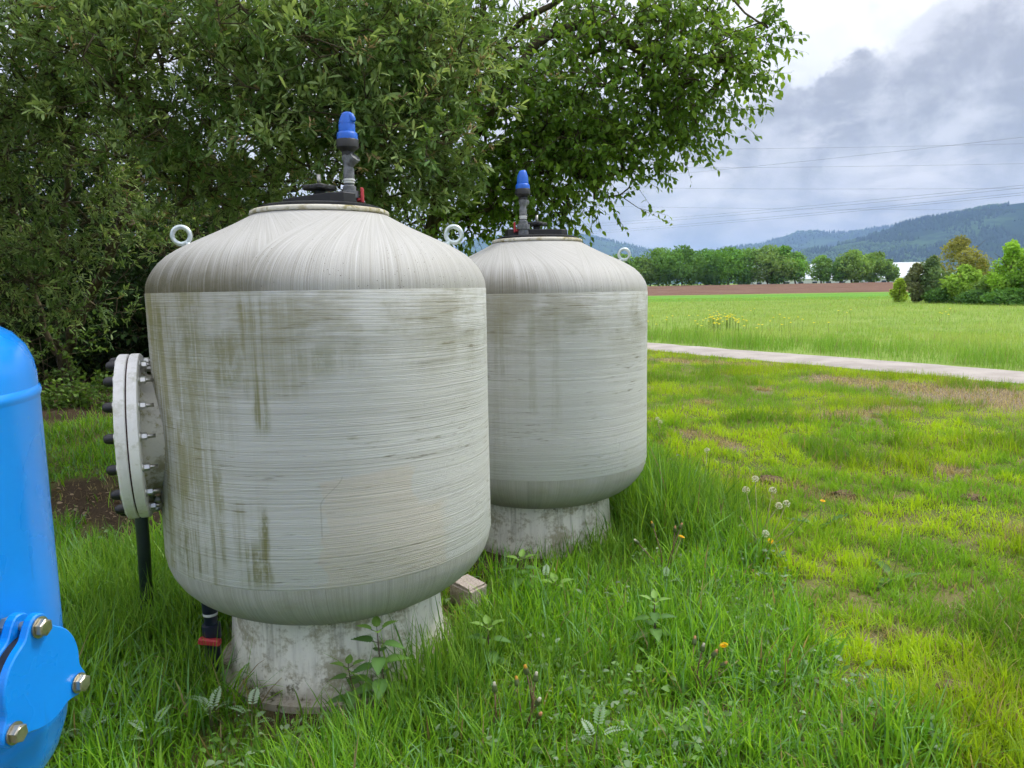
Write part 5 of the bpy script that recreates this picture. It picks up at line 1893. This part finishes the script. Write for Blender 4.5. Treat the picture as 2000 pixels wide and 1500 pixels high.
# ================================================================== HERBS, STONE, LITTER
def toothed_leaf(L, W, teeth=9, col=(0.07, 0.15, 0.03), rng=None, sag=0.25, fold=0.18, heart=True):
    """serrated leaf along +x, returns mesh with tint"""
    V = [(0, 0, 0)]
    left, right, mid = [], [], []
    for k in range(1, teeth + 1):
        t = k / (teeth + 0.6)
        wv = W * 0.5 * (math.sin(PI * min(1, t ** 0.62 * 1.0)) ** 0.85 if heart else math.sin(PI * t) ** 0.8)
        z = -sag * L * t * t
        for dt, q in ((-0.35 / teeth, 1.0), (0.30 / teeth, 0.86)):
            x = L * (t + dt)
            left.append((x, wv * q, z + fold * wv))
            right.append((x, -wv * q, z + fold * wv))
            mid.append((x, 0, z))
    tip = (L, 0, -sag * L)
    n = len(mid)
    V = [(0, 0, 0)] + left + mid + right + [tip]
    F = [(0, n + 1, 1), (0, 2 * n + 1, n + 1)]
    for i in range(n - 1):
        l0, l1, m0, m1, r0, r1 = 1 + i, 2 + i, 1 + n + i, 2 + n + i, 1 + 2 * n + i, 2 + 2 * n + i
        F += [(m0, m1, l1), (m0, l1, l0), (r0, r1, m1), (r0, m1, m0)]
    F += [(2 * n, 3 * n + 1, n), (3 * n, 3 * n + 1, 2 * n)]
    V = np.array(V)
    C = np.tile(np.array([col]), (len(V), 1))
    C[1 + n:1 + 2 * n] *= 1.25
    return tri_mesh('leaf', V, np.array(F), True, tint=C)


def orient(pos, direction, up=(0, 0, 1), s=1.0):
    d = Vector(direction).normalized()
    u = Vector(up)
    y = u.cross(d).normalized()
    z = d.cross(y)
    M = Matrix((d, y, z)).transposed().to_4x4() @ Matrix.Scale(s, 4)
    M.translation = Vector(pos)
    return M


NETTLE_LEAVES = [toothed_leaf(0.075, 0.048, 9, (0.095, 0.200, 0.050)), toothed_leaf(0.075, 0.050, 9, (0.125, 0.250, 0.055), sag=0.4), toothed_leaf(0.075, 0.044, 8, (0.190, 0.330, 0.070), sag=0.15, fold=0.4)]
SILVER = []


def nettle(px, py, h, label, rng, lean=(0, 0), tiers=4, size=1.0):
    p = G(px, py)
    root = empty('nettle', tuple(p))
    tag(root, label, 'nettle', 'nettles in the tall grass')
    top = Vector((lean[0], lean[1], h))
    pts = [Vector((0, 0, -0.02)), top * 0.4 + Vector((0.01, 0, 0)), top * 0.75, top]
    MB().tube(pts, [0.004, 0.0035, 0.003, 0.002], 6).build('stem', plain('nettle_stem', (0.085, 0.05, 0.035), 0.6), root)
    for k in range(tiers):
        u = 0.38 + 0.60 * k / (tiers - 1)
        base = top * u
        a0 = k * PI / 2 + rng.uniform(-0.3, 0.3)
        s = size * (1.15 - 0.5 * (u - 0.38)) if k < tiers - 1 else size * 0.7
        for q in range(2 if k < tiers - 1 else 4):
            a = a0 + q * (PI if k < tiers - 1 else PI / 2)
            el = rng.uniform(-0.15, 0.35) if k < tiers - 1 else rng.uniform(0.3, 0.7)
            d = Vector((math.cos(a), math.sin(a), el)).normalized()
            st = base + d * 0.018 * size
            me = NETTLE_LEAVES[2 if k == tiers - 1 else int(rng.integers(0, 2))]
            o = link('leaf', me, M_HERB, root)
            o.matrix_local = orient(st, d, s=s)
            MB().tube([base, st + d * 0.004], 0.0016, 4).build('leaf_stalk', M_STEM, root)


def pinnate_mesh(col):
    parts = []
    L = 0.13
    n = 8
    P, A, N, Ls, Ws = [], [], [], [], []
    for k in range(n):
        t = (k + 1) / (n + 0.3)
        z = 0.10 * L * 4 * t * (1 - t) - 0.15 * L * t * t
        for s in (-1, 1):
            P.append((L * t, 0, z))
            A.append((0.45, s, 0.10))
            N.append((0, 0, 1))
            q = 0.034 * (0.55 + 0.6 * math.sin(PI * min(1, t * 0.9 + 0.12)))
            Ls.append(q)
            Ws.append(q * 0.42)
    P.append((L, 0, -0.14 * L))
    A.append((1, 0, -0.1))
    N.append((0, 0, 1))
    Ls.append(0.024)
    Ws.append(0.012)
    m = len(P)
    C = np.tile(np.array([col]), (m, 1))
    v, f, c = leaves_arrays(np.array(P), np.array(A, float), np.array(N, float), np.array(Ls), np.array(Ws), C, 0.12, 'oblong')
    v2, f2 = frusta(np.array([[-0.03, 0, -0.03], [0, 0, 0.0]]), np.array([[0, 0, 0.0], [L, 0, -0.1 * L]]), np.array([0.0016, 0.0016]), np.array([0.0016, 0.0008]), 4)
    V, F, CC = merge([(v, f, c), (v2, f2, np.tile(np.array([[0.12, 0.14, 0.06]]), (len(v2), 1)))])
    return tri_mesh('leaf', V, F, False, tint=CC)


PIN = [pinnate_mesh((0.34, 0.45, 0.30)), pinnate_mesh((0.22, 0.34, 0.17))]


def silverweed(px, py, n, label, rng, size=1.0):
    p = G(px, py)
    root = empty('silverweed', tuple(p))
    tag(root, label, 'herb', 'silvery feather-leaved herbs in the grass')
    a0 = rng.uniform(0, 6)
    for k in range(n):
        a = a0 + 2 * PI * k / n + rng.normal(0, 0.3)
        hgt = rng.uniform(0.09, 0.15)
        d = Vector((math.cos(a), math.sin(a), rng.uniform(0.35, 0.8)))
        o = link('leaf', PIN[k % 2], M_HERB, root)
        o.matrix_local = orient((0.02 * math.cos(a), 0.02 * math.sin(a), hgt), d, s=size * rng.uniform(0.85, 1.2))
        MB().tube([(0, 0, -0.02), (0.005 * math.cos(a), 0.005 * math.sin(a), hgt * 0.6), (0.02 * math.cos(a) - 0.02 * d.x, 0.02 * math.sin(a) - 0.02 * d.y, hgt - 0.02)], 0.0016, 4).build('leaf_stalk', M_STEM, root)


def clock_mesh(rng):
    """dandelion seed head"""
    n = 62
    d = unit(rng.normal(0, 1, (n, 3)))
    d[:, 2] = np.where(d[:, 2] < -0.6, -d[:, 2], d[:, 2])
    v1, f1 = frusta(d * 0.003, d * 0.017, np.full(n, 0.00035), np.full(n, 0.0003), 3)
    parts = [(v1, f1, np.tile([[0.5, 0.48, 0.42]], (len(v1), 1)))]
    for k in range(3):
        t = unit(np.cross(d, rng.normal(0, 1, (n, 3))))
        parts.append(leaves_arrays(d * 0.016, d * 0.7 + t, d, np.full(n, 0.0075), np.full(n, 0.0022), np.tile([[0.78, 0.78, 0.76]], (n, 1)), 0, 'kite'))
    core = MB().lathe([(0.0, -0.005), (0.004, -0.003), (0.0045, 0.001), (0.0, 0.005)], 8).mesh('q')
    V, F, C = merge(parts)
    return tri_mesh('seed_head', V, F, False, tint=C)


def yellow_mesh(rng):
    parts = []
    for ring, (n, L, el) in enumerate([(18, 0.019, 0.25), (14, 0.014, 0.6), (10, 0.010, 1.2)]):
        a = np.arange(n) * 2 * PI / n + ring * 0.2
        A = np.stack([np.cos(a), np.sin(a), np.full(n, el)], 1)
        parts.append(leaves_arrays(np.zeros((n, 3)), A, np.tile([[0, 0, 1.0]], (n, 1)), np.full(n, L), np.full(n, 0.005), np.tile([[0.80, 0.52, 0.008]], (n, 1)), 0.1, 'oblong'))
    V, F, C = merge(parts)
    return tri_mesh('flower', V, F, False, tint=C)


def bud_mesh(tip):
    n = 10
    prof = [(0.0, -0.008), (0.0065, -0.006), (0.0075, 0.000), (0.006, 0.009), (0.0035, 0.014), (0.004, 0.018), (0.0, 0.020)]
    V, F, C = [], [], []
    for (r, z) in prof:
        for k in range(n):
            a = 2 * PI * k / n
            V.append((r * math.cos(a), r * math.sin(a), z))
            C.append(tip if z > 0.012 else (0.11, 0.15, 0.055))
    for i in range(len(prof) - 1):
        for k in range(n):
            a, b = i * n + k, i * n + (k + 1) % n
            F += [(a, b, b + n), (a, b + n, a + n)]
    return tri_mesh('bud', np.array(V), np.array(F), True, tint=np.array(C))


hr = np.random.default_rng(77)
CLOCK = [clock_mesh(hr), clock_mesh(hr)]
YELLOW = yellow_mesh(hr)
BUD = [bud_mesh((0.55, 0.30, 0.16)), bud_mesh((0.62, 0.36, 0.05)), bud_mesh((0.60, 0.58, 0.52))]
DANDLEAF = [toothed_leaf(0.15, 0.042, 6, (0.075, 0.165, 0.030), sag=0.45, fold=0.25, heart=False), toothed_leaf(0.13, 0.036, 7, (0.10, 0.20, 0.035), sag=0.2, fold=0.3, heart=False)]
M_STALK = plain('dandelion_stalk', (0.30, 0.31, 0.12), 0.6, var=0.35)
M_STALKR = plain('reddish_stalk', (0.15, 0.085, 0.045), 0.6, var=0.3)


def dandelion(base_px, heads, leaves, label, rng):
    p = G(*base_px)
    root = empty('dandelion', tuple(p))
    tag(root, label, 'dandelion', 'dandelions in the grass')
    P0 = Vector(p)
    for (hx, hy, kind, dY) in heads:
        h = Vector(at(hx, hy, p[1] + dY)) - P0
        s = Vector((rng.normal(0, .012), rng.normal(0, .012), -0.01))
        mid = (s + h) * 0.5 + Vector((rng.normal(0, .01), rng.normal(0, .01), 0.02))
        red = kind == 'bud'
        MB().tube([s, mid, h], [0.0030, 0.0026, 0.0022], 7).build('stalk', M_STALKR if red else M_STALK, root)
        d = (h - mid).normalized()
        if kind == 'clock':
            o = link('seed_head', CLOCK[int(rng.integers(0, 2))], M_HERB, root)
        elif kind == 'yellow':
            o = link('flower', YELLOW, M_HERB, root)
        elif kind == 'bud':
            o = link('bud', BUD[int(rng.integers(0, 3))], M_HERB, root)
        else:
            o = MB().lathe([(0.0, -0.002), (0.0045, 0.0), (0.004, 0.003), (0.0, 0.004)], 8).build('stalk_end', M_STALKR, root)
        o.matrix_local = frame(h, d, (1, 0, 0.01)) @ Matrix.Scale(1.35 if kind == 'bud' else 1.05, 4)
    a0 = rng.uniform(0, 6)
    for k in range(leaves):
        a = a0 + 2 * PI * k / leaves + rng.normal(0, 0.25)
        d = Vector((math.cos(a), math.sin(a), rng.uniform(0.5, 1.1)))
        o = link('leaf', DANDLEAF[k % 2], M_HERB, root)
        o.matrix_local = orient((0.012 * math.cos(a), 0.012 * math.sin(a), 0.0), d, s=rng.uniform(0.9, 1.4))


def build_herbs():
    rng = np.random.default_rng(31)
    nettle(752, 1400, 0.34, 'nettle with toothed leaves in front of the stained pedestal', rng, (-0.02, 0.02), 6, 1.2)
    nettle(700, 1395, 0.20, 'small nettle left of the taller nettle at the pedestal', rng, (-0.03, 0.0), 4, 1.0)
    nettle(955, 1320, 0.22, 'nettle right of the pedestal below the stone block', rng, (0.0, 0.0), 4, 1.1)
    nettle(1275, 1275, 0.24, 'pale nettle standing alone in the grass right of the tanks', rng, (0.01, 0.02), 5, 1.05)
    nettle(1015, 1165, 0.21, 'nettle in front of the second tank pedestal', rng, (0.01, 0.0), 4, 1.2)
    nettle(1080, 1190, 0.15, 'low nettle beside the one at the second pedestal', rng, (0.02, 0.0), 3, 1.3)
    sw = [(415, 1440, 5, 'silvery feather-leaved herb left of the pedestal'), (495, 1455, 4, 'silvery feather-leaved herb below the pedestal left edge'), (300, 1500, 4, 'silvery feather-leaved herb near the bottom left corner'),
          (1165, 1490, 4, 'silvery feather-leaved herb at the bottom centre'), (1065, 1175, 3, 'silvery feather-leaved herb in front of the second tank'),
          (240, 1420, 4, 'silvery feather-leaved herb right of the blue cover'), (170, 1490, 5, 'silvery feather-leaved herb below the blue tank'), (1300, 1180, 3, 'silvery feather-leaved herb near the pale nettle')]
    for px, py, n, lab in sw:
        silverweed(px, py, n, lab, rng, 0.50)
    dandelion((1482, 1085), [(1475, 936, 'clock', .05), (1457, 957, 'clock', 0), (1509, 958, 'clock', .02), (1521, 988, 'clock', -.02), (1536, 984, 'clock', 0), (1495, 1042, 'clock', -.12), (1547, 1018, 'end', -.05),
                             (1549, 1040, 'end', -.08), (1505, 1057, 'yellow', -.1), (1446, 1010, 'end', -.02)], 8, 'dandelion clump with several white seed heads at the edge of the lawn', rng)
    dandelion((1364, 1350), [(1372, 1268, 'bud', 0), (1394, 1279, 'bud', .02), (1411, 1300, 'bud', .03), (1356, 1255, 'bud', .05), (1442, 1290, 'end', .06)], 7, 'dandelion with reddish stalks and closed buds in the tall grass', rng)
    dandelion((1020, 1440), [(1028, 1311, 'bud', 0), (1046, 1326, 'bud', .03), (1050, 1372, 'bud', -.05), (1053, 1398, 'bud', -.08), (1010, 1335, 'bud', .06)], 8, 'dandelion with orange tipped buds right of the pedestal', rng)
    dandelion((968, 1440), [(966, 1346, 'bud', 0)], 3, 'single dandelion bud between the nettles and the bud clump', rng)
    dandelion((1300, 1135), [(1331, 1049, 'yellow', 0), (1329, 1030, 'bud', .03), (1318, 1036, 'bud', .02), (1275, 1027, 'bud', .04), (1245, 1060, 'bud', 0)], 7, 'dandelion with orange flower and buds beside the second tank grass', rng)
    dandelion((1600, 1025), [(1607, 979, 'yellow', .0)], 5, 'dandelion with one bright yellow flower on the lawn', rng)
    dandelion((1415, 1320), [(1414, 1261, 'yellow', 0)], 3, 'small yellow flower above the dark hollow in the grass', rng)
    dandelion((1748, 1118), [(1765, 1026, 'end', .03)], 3, 'lone bare dandelion stalk standing on the lawn', rng)
    dandelion((1370, 1440), [(1408, 1466, 'clock', -.12)], 4, 'ragged white dandelion seed head at the bottom edge', rng)
    dandelion((1288, 858), [(1290, 824, 'clock', 0), (1284, 818, 'clock', 0.1)], 3, 'white dandelion seed heads right of the second tank', rng)
    dandelion((1365, 1010), [(1381, 880, 'clock', .4)], 3, 'thin dandelion stalk leaning over the dry patch', rng)
    dandelion((1735, 815), [(1741, 778, 'yellow', 0)], 3, 'distant yellow dandelion by the bare earth', rng)

    # stone block between the tanks
    p = G(916, 1176)
    def stone(nt):
        q = nt.coord('Object')
        n1 = nt.noise(q, 14, 4, 0.6)
        n2 = nt.noise(q, 110, 3, 0.7)
        c = nt.mix(nt.ss(n2, 0.35, 0.65), (0.36, 0.30, 0.26), (0.56, 0.49, 0.44))
        c = nt.mix(nt.m('MULTIPLY', nt.ss(n1, 0.5, 0.7), 0.5), c, (0.16, 0.13, 0.09))
        return {'Base Color': c, 'Roughness': 0.95, 'Specular IOR Level': 0.15, 'Normal': nt.bump(nt.m('ADD', n1, n2), 0.5, 0.006)}
    m_st = material('pinkish_granite', stone)
    import bmesh
    def rock(sx, sy, sz, seed):
        bm = bmesh.new()
        bmesh.ops.create_cube(bm, size=1.0)
        bmesh.ops.scale(bm, vec=(sx, sy, sz), verts=bm.verts)
        bmesh.ops.bevel(bm, geom=list(bm.edges), offset=0.012, segments=2, affect='EDGES')
        bmesh.ops.subdivide_edges(bm, edges=list(bm.edges), cuts=1, use_grid_fill=True)
        rr = random.Random(seed)
        for v in bm.verts:
            v.co += Vector((rr.uniform(-1, 1), rr.uniform(-1, 1), rr.uniform(-1, 1))) * 0.0022
        me = bpy.data.meshes.new('stone_block')
        bm.to_mesh(me)
        bm.free()
        return me
    o = link('stone_block', rock(0.125, 0.16, 0.13, 3), m_st)
    o.location = (p[0], p[1], p[2] + 0.06)
    o.rotation_euler = (0.05, -0.04, 0.75)
    tag(o, 'pinkish rough stone block lying between the two white tanks', 'stone')

    # wood chips and dead leaves on the bare soil at the left
    n = 700
    a, b, wd = SOIL[0]
    u = rng.random(n)
    q = a + (b - a) * u[:, None] + rng.normal(0, wd * 0.8, (n, 2))
    P = np.stack([q[:, 0], q[:, 1], g(q[:, 0], q[:, 1]) + 0.006], 1)
    A = rng.normal(0, 1, (n, 3)) * np.array([1, 1, 0.12])
    N = np.array([0, 0, 1.0]) + rng.normal(0, 0.35, (n, 3))
    L = rng.uniform(0.012, 0.06, n)
    col = np.where(rng.random((n, 1)) < 0.35, np.array([[0.42, 0.32, 0.22]]), np.array([[0.17, 0.11, 0.065]])) * rng.uniform(0.5, 1.2, (n, 1))
    v, f, c = leaves_arrays(P, A, N, L, L * rng.uniform(0.25, 0.7, n), col, -0.15, 'oblong')
    o = link('leaf_litter', tri_mesh('leaf_litter', v, f, False, tint=c), M_HERB)
    tag(o, 'dead leaves and wood chips on the bare soil left of the manhole', 'leaf litter', kind='stuff')

    # earth clods and matted lumps on the lawn
    spots = [(1650, 966, .10, 'matted earth clod on the lawn behind the yellow dandelion'), (1748, 935, .09, 'small dry clod in the middle of the lawn'), (1898, 976, .09, 'small dark clod near the right side of the lawn'),
             (1812, 880, .08, 'little dark clod on the far lawn'), (1510, 938, .12, 'dry matted turf lump behind the white seed heads'), (1885, 1352, .10, 'dry straw covered clod at the lower right'), (1735, 925, .06, 'tiny dry clod beside another on the lawn'),
             (1690, 1000, .07, 'flat clod right of the yellow dandelion')]
    def clodm(nt):
        q = nt.coord('Object')
        n2 = nt.noise(q, 60, 4, 0.7)
        return {'Base Color': nt.mix(nt.ss(n2, 0.35, 0.7), (0.085, 0.058, 0.035), (0.25, 0.19, 0.115)), 'Roughness': 1.0, 'Specular IOR Level': 0.05, 'Normal': nt.bump(n2, 0.8, 0.01)}
    m_c = material('dry_earth_clod', clodm)
    for i, (px, py, s, lab) in enumerate(spots):
        p = G(px, py)
        bm = bmesh.new()
        bmesh.ops.create_icosphere(bm, subdivisions=3, radius=1.0)
        for v in bm.verts:
            k = 1 + 0.45 * (fbm(np.array([v.co.x * 1.9 + i * 7]), np.array([v.co.y * 1.9 + v.co.z * 1.3]), 5, 4)[0] - 0.5) * 2
            v.co = Vector((v.co.x * k * s, v.co.y * k * s * 0.8, v.co.z * k * s * 0.35))
        me = bpy.data.meshes.new('earth_clod')
        bm.to_mesh(me)
        bm.free()
        o = link('earth_clod', me, m_c)
        o.location = (p[0], p[1], p[2] + 0.008)
        o.rotation_euler = (0, 0, i * 1.3)
        tag(o, lab, 'clod', 'earth clods on the lawn')


build_herbs()


# ================================================================== HAZE
def build_haze():
    Rb, top, bot = 12800, 640, -3.0
    o = MB().box(2 * Rb, 2 * Rb, top - bot, T(0, 0, (top + bot) / 2)).build('haze', None)
    m = bpy.data.materials.new('blue_air_haze')
    m.use_nodes = True
    nt = NT(m.node_tree)
    nt.n.clear()
    out = nt.add('ShaderNodeOutputMaterial')
    pv = nt.add('ShaderNodeVolumePrincipled')
    pv.inputs['Color'].default_value = (0.38, 0.55, 0.97, 1)
    pv.inputs['Density'].default_value = 1.05e-4
    pv.inputs['Anisotropy'].default_value = 0.0
    nt.l.new(pv.outputs[0], out.inputs['Volume'])
    o.data.materials.append(m)
    tag(o, 'thin bluish haze in the air', kind='stuff')


build_haze()
